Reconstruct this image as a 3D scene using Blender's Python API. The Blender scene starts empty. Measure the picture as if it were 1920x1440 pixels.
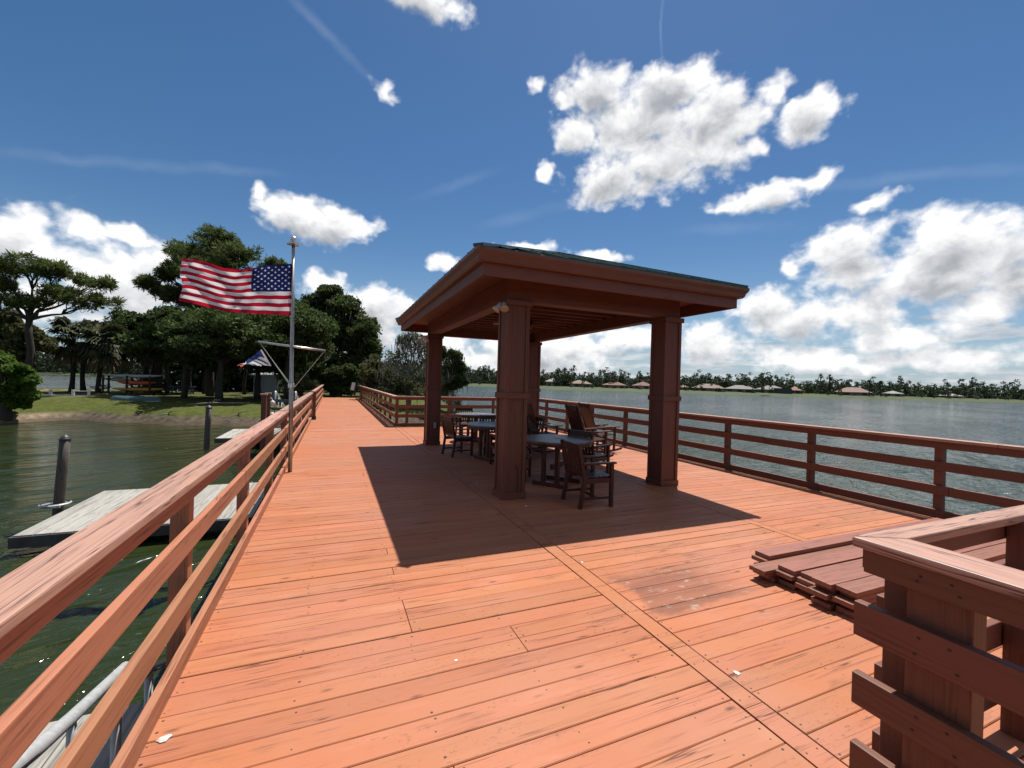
import bpy, math, random
import numpy as np
from mathutils import Vector, Matrix, Euler
R = math.radians
random.seed(7); rng = np.random.default_rng(11)
S = bpy.context.scene
COL = S.collection
WATER = -1.3

# ------------------------------------------------------------------ helpers
class MB:
    """collects boxes, beams, tubes and prisms; build() links them as one mesh object"""
    def __init__(s): s.v = []; s.f = []; s.r = []; s.m = []
    def add(s, vs, fs, rnd=None, mi=0):
        o = len(s.v); s.v += [tuple(v) for v in vs]
        if rnd is None: rnd = random.random()
        for f in fs:
            s.f.append(tuple(i + o for i in f)); s.r.append(rnd); s.m.append(mi)
    def box(s, x0, x1, y0, y1, z0, z1, rnd=None, mi=0):
        s.add([(x0,y0,z0),(x1,y0,z0),(x1,y1,z0),(x0,y1,z0),(x0,y0,z1),(x1,y0,z1),(x1,y1,z1),(x0,y1,z1)],
              [(0,3,2,1),(4,5,6,7),(0,1,5,4),(1,2,6,5),(2,3,7,6),(3,0,4,7)], rnd, mi)
    def beam(s, p0, p1, w, h, up=(0,0,1), rnd=None, taper=1.0):
        p0, p1 = Vector(p0), Vector(p1); d = (p1-p0).normalized(); up = Vector(up)
        if abs(d.dot(up)) > .98: up = Vector((0,1,0))
        a = d.cross(up).normalized(); b = a.cross(d).normalized(); vs = []
        for p, k in ((p0,1),(p1,taper)):
            for i, j in ((-1,-1),(1,-1),(1,1),(-1,1)): vs.append(p + a*(i*w/2*k) + b*(j*h/2*k))
        s.add(vs, [(0,1,2,3),(7,6,5,4),(0,4,5,1),(1,5,6,2),(2,6,7,3),(3,7,4,0)], rnd)
    def tube(s, pts, rad, n=8, cap=True, rnd=None):
        pts = [Vector(p) for p in pts]
        rad = rad if isinstance(rad, (list, tuple)) else [rad]*len(pts)
        vs, fs = [], []; prev = None
        for i, p in enumerate(pts):
            d = (pts[min(i+1,len(pts)-1)] - pts[max(i-1,0)]).normalized()
            if prev is None:
                a = d.cross(Vector((0,0,1)))
                if a.length < .05: a = d.cross(Vector((0,1,0)))
            else: a = prev - d*prev.dot(d)
            a.normalize(); prev = a; b = d.cross(a)
            for k in range(n):
                t = 2*math.pi*k/n; vs.append(p + (a*math.cos(t) + b*math.sin(t))*rad[i])
        for i in range(len(pts)-1):
            for k in range(n):
                fs.append((i*n+k, i*n+(k+1)%n, (i+1)*n+(k+1)%n, (i+1)*n+k))
        if cap: fs += [tuple(range(n-1,-1,-1)), tuple((len(pts)-1)*n+k for k in range(n))]
        s.add(vs, fs, rnd)
    def lathe(s, prof, c=(0,0,0), n=20, M=None, rnd=None):
        vs, fs = [], []
        for r, z in prof:
            for k in range(n):
                t = 2*math.pi*k/n; p = Vector((r*math.cos(t), r*math.sin(t), z))
                if M is not None: p = M @ p
                vs.append(p + Vector(c))
        for i in range(len(prof)-1):
            for k in range(n): fs.append((i*n+k, i*n+(k+1)%n, (i+1)*n+(k+1)%n, (i+1)*n+k))
        s.add(vs, fs, rnd)
    def prism(s, poly, z0, z1, rnd=None, mi=0):
        n = len(poly)
        s.add([(p[0],p[1],z0) for p in poly] + [(p[0],p[1],z1) for p in poly],
              [tuple(range(n-1,-1,-1)), tuple(range(n,2*n))] + [(i,(i+1)%n,n+(i+1)%n,n+i) for i in range(n)], rnd, mi)
    def build(s, name, mat, parent=None, bevel=0, smooth=False):
        me = bpy.data.meshes.new(name)
        off = Vector((0,0,0))
        if parent is not None:
            q = parent
            while q is not None: off += q.location; q = q.parent
        me.from_pydata([(v[0]-off.x, v[1]-off.y, v[2]-off.z) for v in s.v], [], s.f)
        for m in (mat if isinstance(mat, (list,tuple)) else [mat]): me.materials.append(m)
        a = me.attributes.new('rnd', 'FLOAT', 'FACE'); a.data.foreach_set('value', s.r)
        if any(s.m): me.polygons.foreach_set('material_index', s.m)
        if smooth: me.polygons.foreach_set('use_smooth', [True]*len(me.polygons))
        me.update()
        o = bpy.data.objects.new(name, me); COL.objects.link(o)
        if parent is not None: o.parent = parent
        if bevel:
            b = o.modifiers.new('edge', 'BEVEL'); b.width = bevel; b.segments = 2; b.limit_method = 'ANGLE'; b.angle_limit = R(40)
        return o

def fastmesh(name, V, Q, mat, parent=None, rnd=None, smooth=False):
    """quads from numpy arrays"""
    off = np.zeros(3); q = parent
    while q is not None: off += np.array(q.location); q = q.parent
    me = bpy.data.meshes.new(name); n = len(Q)
    me.vertices.add(len(V)); me.vertices.foreach_set('co', (V-off).astype(np.float32).ravel())
    me.loops.add(n*4); me.loops.foreach_set('vertex_index', Q.astype(np.int32).ravel())
    me.polygons.add(n); me.polygons.foreach_set('loop_start', np.arange(0,n*4,4,dtype=np.int32))
    me.polygons.foreach_set('loop_total', np.full(n,4,dtype=np.int32))
    me.materials.append(mat)
    a = me.attributes.new('rnd','FLOAT','FACE'); a.data.foreach_set('value', (rng.random(n) if rnd is None else rnd).astype(np.float32))
    if smooth: me.polygons.foreach_set('use_smooth', [True]*n)
    me.update(calc_edges=True); me.validate()
    o = bpy.data.objects.new(name, me); COL.objects.link(o)
    if parent is not None: o.parent = parent
    return o

def tag(o, label=None, cat=None, group=None, kind=None):
    if label: o['label'] = label
    if cat: o['category'] = cat
    if group: o['group'] = group
    if kind: o['kind'] = kind
    return o
def thing(name, label, cat, loc=(0,0,0), rz=0, group=None):
    o = bpy.data.objects.new(name, None); COL.objects.link(o); o.empty_display_size = .1
    o.location = loc; o.rotation_euler = (0,0,rz)
    return tag(o, label, cat, group)
def dup(root, loc, rz, label, group=None):
    r = root.copy(); COL.objects.link(r); r.location = loc; r.rotation_euler = (0,0,rz)
    r['label'] = label
    if group: r['group'] = group
    for ch in list(root.children):
        c = ch.copy(); COL.objects.link(c); c.parent = r
        for g in list(ch.children):
            d = g.copy(); COL.objects.link(d); d.parent = c
    return r

# ------------------------------------------------------------------ materials
def newmat(name):
    m = bpy.data.materials.new(name); m.use_nodes = True; nt = m.node_tree; nt.nodes.clear()
    out = nt.nodes.new('ShaderNodeOutputMaterial'); b = nt.nodes.new('ShaderNodeBsdfPrincipled')
    nt.links.new(b.outputs[0], out.inputs[0]); return m, nt, b, out
class G:
    """small node graph writer"""
    def __init__(s, nt): s.nt = nt
    def n(s, t, **kw):
        o = s.nt.nodes.new('ShaderNode'+t)
        for k, v in kw.items(): setattr(o, k, v)
        return o
    def lk(s, a, b): s.nt.links.new(a, b)
    def put(s, sock, v):
        if isinstance(v, bpy.types.NodeSocket): s.lk(v, sock)
        elif isinstance(v, (tuple,list)) and len(v) == 3 and sock.type == 'RGBA': sock.default_value = (*v,1)
        else: sock.default_value = v
    def math(s, op, a, b=0.0, c=0.0, clamp=False):
        o = s.n('Math', operation=op, use_clamp=clamp)
        for i, v in enumerate((a,b,c)): s.put(o.inputs[i], v)
        return o.outputs[0]
    def vec(s, op, a, b=None, sc=None):
        o = s.n('VectorMath', operation=op); s.put(o.inputs[0], a)
        if b is not None: s.put(o.inputs[1], b)
        if sc is not None: s.put(o.inputs['Scale'], sc)
        return o.outputs['Value'] if op in ('LENGTH','DOT_PRODUCT','DISTANCE') else o.outputs[0]
    def noise(s, vec, scale, detail=4, rough=.55, dist=0.0, color=False):
        o = s.n('TexNoise'); s.put(o.inputs['Vector'], vec); o.inputs['Scale'].default_value = scale
        o.inputs['Detail'].default_value = detail; o.inputs['Roughness'].default_value = rough; o.inputs['Distortion'].default_value = dist
        return o.outputs[1] if color else o.outputs[0]
    def ramp(s, f, stops):
        o = s.n('ValToRGB'); s.put(o.inputs[0], f); e = o.color_ramp.elements
        while len(e) < len(stops): e.new(.5)
        for el, (p, c) in zip(e, stops):
            el.position = p; el.color = (*c,1) if len(c) == 3 else c
        return o.outputs[0]
    def sstep(s, f, a, b, lo=0.0, hi=1.0):
        o = s.n('MapRange', interpolation_type='SMOOTHSTEP'); s.put(o.inputs[0], f)
        for i, v in zip((1,2,3,4), (a,b,lo,hi)): s.put(o.inputs[i], v)
        return o.outputs[0]
    def mix(s, f, a, b, mode='MIX'):
        o = s.n('Mix', data_type='RGBA', blend_type=mode); s.put(o.inputs[0], f); s.put(o.inputs[6], a); s.put(o.inputs[7], b)
        return o.outputs[2]
    def attr(s, name): return s.n('Attribute', attribute_name=name).outputs['Fac']
    def bump(s, h, strength, dist):
        o = s.n('Bump'); o.inputs['Strength'].default_value = strength; o.inputs['Distance'].default_value = dist
        s.put(o.inputs['Height'], h); return o.outputs[0]
    def mapping(s, vec, scale=(1,1,1), loc=(0,0,0), rot=(0,0,0)):
        o = s.n('Mapping'); s.put(o.inputs[0], vec); o.inputs[1].default_value = loc; o.inputs[2].default_value = rot; o.inputs[3].default_value = scale
        return o.outputs[0]

def wood(name, base, dark, axis=0, grain=.5, crack=0.0, rough=.6, fade=None, k=1.0, bumpd=.0015, streak=.55, spec=.35):
    m, nt, b, out = newmat(name); g = G(nt)
    co = g.n('TexCoord').outputs['Object']; rnd = g.attr('rnd')
    shift = g.n('CombineXYZ'); 
    for i, q in enumerate((31.0, 17.0, 23.0)): g.lk(g.math('MULTIPLY', rnd, q), shift.inputs[i])
    p = g.vec('ADD', co, shift.outputs[0])
    sc = [16*k]*3; sc[axis] = .9*k; sc2 = [60*k]*3; sc2[axis] = 2.2*k; sc3=[4*k]*3; sc3[axis]=1.1*k
    n1 = g.noise(g.mapping(p, tuple(sc)), 1, 6, .65, .35); n2 = g.noise(g.mapping(p, tuple(sc2)), 1, 3, .6)
    n3 = g.noise(g.mapping(p, tuple(sc3)), 1, 4, .6)
    gr = g.math('MULTIPLY', g.sstep(n1, streak, streak+.24), grain)
    fine = g.math('MULTIPLY', g.sstep(n2, .48, .72), grain*.62)
    col = g.mix(g.math('MAXIMUM', gr, fine), base, dark)
    col = g.mix(g.math('MULTIPLY', g.sstep(n3, .62, .75), .35*grain), col, tuple(c*.45 for c in dark))
    if fade: col = g.mix(g.sstep(n3, .35, .7, 0, .6), col, fade)
    if crack:
        s4 = [34*k]*3; s4[axis] = .7*k; hc = g.noise(g.mapping(p, tuple(s4)), 1, 2, .5, .2)
        ck = g.math('MULTIPLY', g.sstep(g.math('ABSOLUTE', g.math('SUBTRACT', hc, .5)), .006, .022, 1, 0), g.sstep(n3, .42, .52))
        col = g.mix(g.math('MULTIPLY', ck, crack), col, tuple(c*.5 for c in dark))
    hv = g.n('HueSaturation'); g.put(hv.inputs['Color'], col)
    g.put(hv.inputs['Value'], g.math('MULTIPLY_ADD', rnd, .24, .88)); g.put(hv.inputs['Hue'], g.math('MULTIPLY_ADD', rnd, -.012, .506))
    g.put(b.inputs['Base Color'], hv.outputs[0]); b.inputs['Roughness'].default_value = rough; b.inputs['Specular IOR Level'].default_value = spec
    g.put(b.inputs['Normal'], g.bump(g.math('ADD', n1, g.math('MULTIPLY', n2, .6)), .5, bumpd))
    return m

STAIN = (.50,.172,.085); STAIN_D = (.16,.045,.026)
M = {}
for i, ax in enumerate('xyz'):
    M['rail_'+ax] = wood('stained rail '+ax, (.335,.138,.074), (.130,.042,.024), i, .8, .55)
    M['cap_'+ax] = wood('weathered cap '+ax, (.40,.215,.155), (.085,.036,.027), i, .95, .85, .48, fade=(.42,.245,.195), k=1.3, bumpd=.003, streak=.46, spec=.5)
    M['pav_'+ax] = wood('pavilion paint and shaded rail '+ax, (.142,.054,.034), (.070,.024,.016), i, .7, .35, .55, k=.9)  # also darkens the railings away from the sun, shade put into colour
    M['teak_'+ax] = wood('furniture wood '+ax, (.060,.022,.016), (.024,.010,.008), i, .7, .0, .42, k=2.0)
    M['grey_'+ax] = wood('weathered dock '+ax, (.31,.30,.27), (.085,.078,.066), i, .95, .7, .75, fade=(.33,.325,.30), streak=.48)
    M['lumber_'+ax] = wood('old stained lumber '+ax, (.24,.095,.062), (.06,.022,.016), i, .9, .6, .5, fade=(.20,.085,.06))
M['topslat'] = wood('table top wood', (.13,.105,.10), (.045,.034,.032), 0, .6, .3, .38, k=1.5)
M['pile'] = wood('weathered piling', (.085,.072,.062), (.018,.016,.014), 2, .95, .7, .8, k=.8)
M['bark'] = wood('bark', (.050,.040,.033), (.016,.013,.011), 2, .9, .5, .9, k=.5, bumpd=.02)
M['bark_grey'] = wood('grey bark', (.19,.175,.16), (.06,.055,.05), 2, .8, .4, .9, k=.5, bumpd=.02)

def plain(name, col, rough=.5, metal=0, var=.12, scale=6, spec=.5, bumpd=0):
    m, nt, b, out = newmat(name); g = G(nt)
    co = g.n('TexCoord').outputs['Object']; n = g.noise(co, scale, 5, .6)
    c = g.mix(g.sstep(n, .3, .7), tuple(x*(1-var) for x in col), tuple(min(1,x*(1+var)) for x in col))
    g.put(b.inputs['Base Color'], c); b.inputs['Roughness'].default_value = rough; b.inputs['Metallic'].default_value = metal
    b.inputs['Specular IOR Level'].default_value = spec
    if bumpd: g.put(b.inputs['Normal'], g.bump(n, .5, bumpd))
    return m
M['nail'] = plain('rusty nail head', (.025,.014,.010), .7)
M['gutter'] = plain('brown metal gutter', (.125,.050,.032), .45, 0, .06, 3)
M['roof'] = plain('green standing seam metal', (.035,.085,.070), .32, .3, .08, 2)
M['alu'] = plain('aluminium tube', (.60,.60,.60), .32, .9, .06, 10)
M['polealu'] = plain('dull aluminium pole', (.36,.36,.35), .42, .85, .10, 10)
M['galv'] = plain('galvanised pipe', (.36,.37,.38), .5, .15, .12, 14)
M['white'] = plain('white paint', (.55,.545,.53), .5, 0, .05, 8)
M['lamp'] = plain('lamp housing', (.52,.50,.49), .5, 0, .06, 8)
M['lens'] = plain('amber lens', (.45,.33,.16), .25, 0, .05)
M['black'] = plain('black plastic', (.018,.018,.02), .5, 0, .1)
M['fascia_black'] = plain('weathered black bumper', (.045,.045,.045), .7, 0, .4, 5)
M['shell'] = plain('bleached shell', (.60,.59,.55), .5, 0, .06, 40)
M['rope'] = plain('halyard rope', (.55,.54,.50), .8)
M['greybox'] = plain('grey outlet box', (.30,.31,.31), .5)
M['shed'] = plain('pale green metal siding', (.26,.29,.27), .55, 0, .08, 1.5)
M['signface'] = plain('blank sign sheet', (.62,.66,.68), .5, 0, .04)
M['kayak_yellow'] = plain('yellow kayak plastic', (.52,.28,.03), .4); M['kayak_orange'] = plain('orange kayak plastic', (.62,.085,.02), .4)
M['kayak_green'] = plain('pale green kayak plastic', (.42,.55,.30), .4); M['kayak_grey'] = plain('grey kayak plastic', (.45,.47,.47), .45)
M['kayak_white'] = plain('white kayak plastic', (.70,.70,.68), .45); M['canoe'] = plain('dark green canoe hull', (.035,.075,.075), .4)
M['bluepic'] = plain('blue green painted wood', (.02,.06,.075), .5)
M['wallpale'] = plain('pale stucco', (.26,.23,.20), .8, 0, .06, .5); M['walldark'] = plain('dark lanai screen', (.03,.032,.035), .6)
for nm, c in dict(roof_red=(0.223,0.081,0.062), roof_tan=(0.26,0.192,0.143), roof_grey=(0.248,0.236,0.217), roof_orange=(0.31,0.143,0.087), roof_pink=(0.31,0.186,0.149), roof_white=(0.384,0.36,0.335)).items():
    M[nm] = plain(nm.replace('_',' ')+' tiles', tuple(q*.56 for q in c), .8, 0, .12, .8)

def deck_mat():
    m, nt, b, out = newmat('stained deck boards'); g = G(nt)
    co = g.n('TexCoord').outputs['Object']; rnd = g.attr('rnd')
    sh = g.n('CombineXYZ'); g.lk(g.math('MULTIPLY', rnd, 41.0), sh.inputs[0]); g.lk(g.math('MULTIPLY', rnd, 13.0), sh.inputs[2])
    p = g.vec('ADD', co, sh.outputs[0])
    n1 = g.noise(g.mapping(p, (1.1,17,17)), 1, 6, .68, .5)
    n2 = g.noise(g.mapping(p, (3,75,75)), 1, 3, .6)
    n3 = g.noise(g.mapping(p, (1.6,7,7)), 1, 5, .62)
    big = g.noise(co, .55, 4, .6); mid = g.noise(co, 2.3, 4, .6)
    base = g.mix(g.sstep(big, .35, .68), (.348,.122,.053), (.342,.140,.080))
    base = g.mix(g.sstep(mid, .5, .75, 0, .35), base, (.360,.150,.092))
    col = g.mix(g.math('MULTIPLY', g.sstep(n1, .54, .74), .62), base, (.150,.040,.022))
    col = g.mix(g.math('MULTIPLY', g.sstep(n2, .58, .80), .42), col, (.115,.034,.021))
    # greyish black weathering where the stain has worn through, clustered
    wear = g.math('MULTIPLY', g.sstep(n3, .56, .70), g.sstep(mid, .40, .60))
    col = g.mix(g.math('MULTIPLY', wear, g.math('MULTIPLY_ADD', g.sstep(n2, .42, .62), .55, .12)), col, (.060,.034,.025))
    # hairline cracks along the grain and pitted, rough places
    hc = g.noise(g.mapping(p, (.55,26,26)), 1, 2, .5, .15)
    crack = g.math('MULTIPLY', g.sstep(g.math('ABSOLUTE', g.math('SUBTRACT', hc, .5)), .004, .016, 1, 0), g.sstep(g.noise(g.mapping(p, (1.2,5,5)), 1, 3, .6), .50, .60))
    col = g.mix(g.math('MULTIPLY', crack, .8), col, (.055,.018,.012))
    pit = g.math('MULTIPLY', g.sstep(g.noise(g.mapping(p, (38,70,70)), 1, 4, .7), .56, .66), g.sstep(g.noise(g.mapping(p, (1.7,6,6)), 1, 4, .6), .52, .64))
    col = g.mix(g.math('MULTIPLY', pit, .55), col, (.105,.036,.022))
    col = g.mix(g.math('MULTIPLY', g.sstep(n3, .30, .46, .30, 0), 1.0), col, (.40,.19,.125))
    # knots
    vo = g.n('TexVoronoi', feature='F1'); g.put(vo.inputs['Vector'], g.mapping(p, (2.1,6.2,6.2))); vo.inputs['Scale'].default_value = 1
    kn = g.sstep(g.math('ADD', vo.outputs['Distance'], g.math('MULTIPLY', n1, .10)), .06, .16, 1, 0)
    col = g.mix(g.math('MULTIPLY', kn, .85), col, (.035,.014,.010))
    # the worn brown patch with pale scuffs beside the border board
    geo = g.n('SeparateXYZ'); g.lk(g.vec('ADD', co, g.vec('SCALE', g.vec('SUBTRACT', g.noise(co, 3.2, 4, .6, 0, True), (.5,.5,.5)), sc=.35)), geo.inputs[0])
    bx = g.math('MULTIPLY', g.sstep(geo.outputs[0], 2.12, 2.22), g.sstep(geo.outputs[0], 2.75, 3.35, 1, 0))
    by = g.math('MULTIPLY', g.sstep(geo.outputs[1], 2.30, 2.36), g.sstep(geo.outputs[1], 2.80, 3.05, 1, 0))
    pt = g.math('MULTIPLY', bx, by)
    col = g.mix(g.math('MULTIPLY', pt, g.math('MULTIPLY_ADD', g.sstep(n1, .35, .65), .30, .50)), col, (.125,.049,.031))
    sc = g.math('MULTIPLY', pt, g.math('MULTIPLY', g.sstep(g.noise(g.mapping(co, (5,15,5)), 1, 5, .75), .54, .62), g.sstep(g.noise(co, 4.5, 2, .5), .46, .58)))
    col = g.mix(g.math('MULTIPLY', sc, .8), col, (.33,.28,.22))
    # a second, fainter dark area farther out
    hv = g.n('HueSaturation'); g.put(hv.inputs['Color'], col); g.put(hv.inputs['Value'], g.math('MULTIPLY_ADD', rnd, .16, .92))
    g.put(hv.inputs['Hue'], g.math('MULTIPLY_ADD', g.math('FRACT', g.math('MULTIPLY', rnd, 7.3)), -.006, .503))
    g.put(b.inputs['Base Color'], hv.outputs[0]); b.inputs['Roughness'].default_value = .62; b.inputs['Specular IOR Level'].default_value = .25
    g.put(b.inputs['Normal'], g.bump(g.math('ADD', g.math('ADD', n1, g.math('MULTIPLY', n2, .5)), g.math('MULTIPLY', n3, .6)), .45, .002))
    return m
M['deck'] = deck_mat()

def leaf_mat(name, a, c, trans=.25, hi=None):
    m, nt, b, out = newmat(name); g = G(nt); rnd = g.attr('rnd')
    co = g.n('TexCoord').outputs['Object']; n = g.noise(co, .55, 3, .6)
    col = g.mix(rnd, a, c); col = g.mix(g.sstep(n, .45, .72, 0, .55), col, hi or tuple(x*1.4 for x in c))
    g.put(b.inputs['Base Color'], col); b.inputs['Roughness'].default_value = .6; b.inputs['Specular IOR Level'].default_value = .12
    t = g.n('BsdfTranslucent'); g.put(t.inputs[0], g.mix(.5, col, tuple(min(1,x*1.6) for x in c)))
    mx = g.n('MixShader'); mx.inputs[0].default_value = trans
    g.lk(b.outputs[0], mx.inputs[1]); g.lk(t.outputs[0], mx.inputs[2]); g.lk(mx.outputs[0], out.inputs[0]); return m
M['leaf_oak'] = leaf_mat('oak leaves', (.026,.044,.013), (.064,.094,.028), .32)
M['leaf_pine'] = leaf_mat('pine needles', (.040,.062,.016), (.092,.122,.034), .30)
M['leaf_cyp'] = leaf_mat('cypress needles', (.036,.070,.011), (.085,.145,.022), .38)
M['leaf_palm'] = leaf_mat('palm fronds', (.028,.036,.016), (.070,.075,.036), .2)
M['leaf_bush'] = leaf_mat('olive shrub leaves', (.045,.052,.020), (.105,.110,.045), .25)
M['leaf_far'] = leaf_mat('distant leaves', (.020,.034,.016), (.046,.066,.032), .15)
M['moss'] = leaf_mat('grey hanging moss', (.085,.085,.070), (.20,.195,.165), .2)
M['dryleaf'] = leaf_mat('dry dead fronds', (.10,.075,.045), (.20,.15,.09), .15)

def water_mat():
    m, nt, b, out = newmat('lake water'); g = G(nt)
    co = g.n('TexCoord').outputs['Object']
    w = g.mapping(co, (1,1.0,1), rot=(0,0,R(-28)))
    big = g.noise(co, .045, 3, .6)
    n1 = g.noise(g.mapping(w, (.55,1.5,1)), 1.0, 3, .5, .6)
    n2 = g.noise(g.mapping(w, (2.0,4.2,1)), 1.0, 4, .6, .5)
    n3 = g.noise(g.mapping(w, (9,14,1)), 1.0, 3, .6)
    n0 = g.noise(g.mapping(w, (.10,.38,1)), 1.0, 3, .55, .4)
    gust = g.sstep(g.noise(g.mapping(w, (.02,.075,1)), 1.0, 4, .65), .36, .64, .55, 1.25)
    h = g.math('ADD', g.math('MULTIPLY', n1, .34), g.math('ADD', g.math('MULTIPLY', n2, .10), g.math('MULTIPLY', n3, .014)))
    px_ = g.n('SeparateXYZ'); g.lk(co, px_.inputs[0])
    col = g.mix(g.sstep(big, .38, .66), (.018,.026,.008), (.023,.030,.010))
    col = g.mix(g.sstep(px_.outputs[0], 4.0, 45.0), col, (.040,.052,.048))  # open lake paler, brightness of reflected cloud put into the body colour
    # pale flecks
    fl = g.math('MULTIPLY', g.sstep(g.noise(w, 6.5, 2, .5), .76, .79), g.sstep(n1, .45, .6))
    col = g.mix(fl, col, (.20,.21,.18))
    g.put(b.inputs['Base Color'], col); b.inputs['Roughness'].default_value = .07; b.inputs['IOR'].default_value = 1.333
    b.inputs['Specular IOR Level'].default_value = .5
    h = g.math('ADD', g.math('MULTIPLY', h, gust), g.math('MULTIPLY', n0, .55)); h = g.math('MULTIPLY', h, g.sstep(px_.outputs[0], -1.0, 9.0, .62, 1.35))
    g.put(b.inputs['Normal'], g.bump(h, 1.0, .75)); return m
M['water'] = water_mat()

def ground_mat():
    m, nt, b, out = newmat('grass and sand bank'); g = G(nt)
    co = g.n('TexCoord').outputs['Object']; sp = g.n('SeparateXYZ'); g.lk(co, sp.inputs[0])
    n = g.noise(co, .35, 5, .62); n2 = g.noise(co, 3.2, 5, .7)
    grass = g.mix(g.sstep(n2, .3, .7), (.036,.050,.010), (.080,.088,.022))
    sand = g.mix(g.sstep(n2, .3, .7), (.17,.125,.08), (.27,.215,.16))
    z = g.math('ADD', sp.outputs[2], g.math('MULTIPLY', g.math('SUBTRACT', n2, .5), .25))
    f = g.sstep(z, -1.00, -.78, 1, 0)
    sand = g.mix(g.sstep(g.math('ADD', sp.outputs[0], g.math('MULTIPLY', n, 5.0)), -13.0, -10.5), sand, g.mix(g.sstep(n2, .35, .65), (.040,.032,.024), (.105,.085,.066)))
    path = g.math('MULTIPLY', g.sstep(n, .50, .60), g.sstep(sp.outputs[1], 40.0, 42.5))
    f = g.math('MAXIMUM', f, g.math('MULTIPLY', path, .75))
    col = g.mix(f, grass, sand)
    col = g.mix(g.sstep(z, -1.22, -1.05, .7, 0), col, (.08,.06,.04))
    g.put(b.inputs['Base Color'], col); b.inputs['Roughness'].default_value = .95; b.inputs['Specular IOR Level'].default_value = .1
    g.put(b.inputs['Normal'], g.bump(n2, .8, .08)); return m
M['ground'] = ground_mat()
def lawn_mat():
    m, nt, b, out = newmat('far lawn'); g = G(nt); co = g.n('TexCoord').outputs['Object']
    n = g.noise(co, .06, 5, .7); n2 = g.noise(co, .5, 4, .7)
    c = g.mix(g.sstep(n, .3, .7), (.028,.048,.011), (.052,.066,.019)); c = g.mix(g.sstep(n2, .55, .65, 0, .7), c, (.018,.030,.010))
    g.put(b.inputs['Base Color'], c); b.inputs['Roughness'].default_value = .95; return m
M['lawn'] = lawn_mat()

# ------------------------------------------------------------------ camera
cam = bpy.data.cameras.new('camera'); co = bpy.data.objects.new('camera', cam); COL.objects.link(co); S.camera = co
F = 798.0
cam.sensor_fit = 'HORIZONTAL'; cam.sensor_width = 36; cam.lens = 36*F/1920; cam.clip_start = .05; cam.clip_end = 6000
yaw, pitch, roll = R(22.79), R(-.14), R(1.68)
f = Vector((math.sin(yaw)*math.cos(pitch), math.cos(yaw)*math.cos(pitch), math.sin(pitch)))
r0 = Vector((math.cos(yaw), -math.sin(yaw), 0)); u0 = r0.cross(f)
rr = r0*math.cos(roll) + u0*math.sin(roll); uu = -r0*math.sin(roll) + u0*math.cos(roll)
mw = Matrix((rr, uu, -f)).transposed().to_4x4(); mw.translation = (0,0,1.6); co.matrix_world = mw

# ------------------------------------------------------------------ sun and sky
SUN_EL, SUN_AZ = R(67.1), R(42.6)     # azimuth clockwise from +Y
sl = bpy.data.lights.new('sun', 'SUN'); sl.energy = 4.2; sl.angle = R(.5); sl.color = (1,.95,.87)
so = bpy.data.objects.new('sun', sl); COL.objects.link(so)
sd = Vector((math.sin(SUN_AZ)*math.cos(SUN_EL), math.cos(SUN_AZ)*math.cos(SUN_EL), math.sin(SUN_EL)))
so.rotation_euler = sd.to_track_quat('Z','Y').to_euler(); so.location = (0,0,40)

CUMULUS = [(33.0,34.5,4.29,2.4),(28.8,33.2,1.78,1.1),(41.7,33.6,4.05,2.36),(45.1,34.2,2.59,1.6),(38.6,30.5,6.3,3.59),(46.7,30.4,4.46,3.18),(30.7,30.0,2.92,2.24),(50.0,28.4,2.8,1.99),(41.9,26.8,8.02,3.52),(35.4,25.4,5.24,2.57),(47.5,26.5,4.03,2.36),(52.9,31.5,1.99,1.63),(57.1,28.2,2.78,1.95),(24.5,35.2,.88,1.15),(26.2,26.8,1.15,1.03),(52.0,26.0,1.2,1.22),(49.4,21.1,3.51,1.4),(53.2,21.6,3.53,1.93),(57.3,22.5,1.94,1.32),(62.8,18.8,2.46,.99),(10.0,41.0,4.16,1.42),(13.2,40.4,2.41,1.39),(5.2,32.3,1.4,1.21),(-8.5,20.5,1.26,1.5),(-6.9,19.2,2.62,1.77),(-3.7,18.4,4.71,2.18),(-.8,18.0,4.64,1.89),(2.9,18.5,3.34,1.33),(-26.5,10.9,3.42,2.15),(-24.7,10.2,2.32,2.1),(-22.7,13.1,1.71,1.99),(-19.5,12.9,2.16,1.0),(-19.8,8.2,4.3,3.09),(-25.8,6.2,2.54,1.87),(-17.0,10.8,2.54,2.12),(13.1,15.5,2.02,1.18),(-1.5,11.6,3.06,1.63),(4.5,9.1,4.8,2.78),(8.5,9.1,3.33,2.03),(24.4,17.4,5.45,.78),(34.3,16.4,3.3,.78),(61.1,15.2,4.11,2.63),(62.1,12.4,5.09,2.65),(67.7,16.2,1.96,1.7),(68.3,14.1,3.85,2.37),(66.9,11.7,7.4,3.22),(71.9,12.7,2.15,3.14),(72.3,9.9,2.72,2.72),(53.0,9.9,3.96,2.71),(55.7,8.0,6.03,2.66),(62.2,8.1,5.12,2.61),(64.7,5.5,3.57,1.85),(70.8,7.8,3.54,2.36),(56.5,13.7,1.36,1.13),(47.5,5.8,5.3,2.58),(42.6,6.5,3.15,2.33),(26.2,4.3,10.58,2.85),(38.0,5.8,5.3,2.06),(56.8,3.2,5.42,1.78),(65.6,3.4,7.79,1.47),(4.6,6.1,3.87,2.02),(18.4,2.6,4.27,2.14),(12.7,5.2,4.15,1.75)]
# (azimuth, elevation, half width, half height, tilt) in degrees
WISPS = [(-1.4,36.0,6.5,.55,-32),(-17.3,20.4,9.5,.55,14),(64.7,20.6,9,.6,-9),(41.0,38.3,.16,3.6,0),(14.2,24.6,5.5,.6,22),(25.0,21.8,6,.8,14),(50.0,18.5,6,.7,-5),(-23.0,19.0,6,.5,16)]

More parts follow.
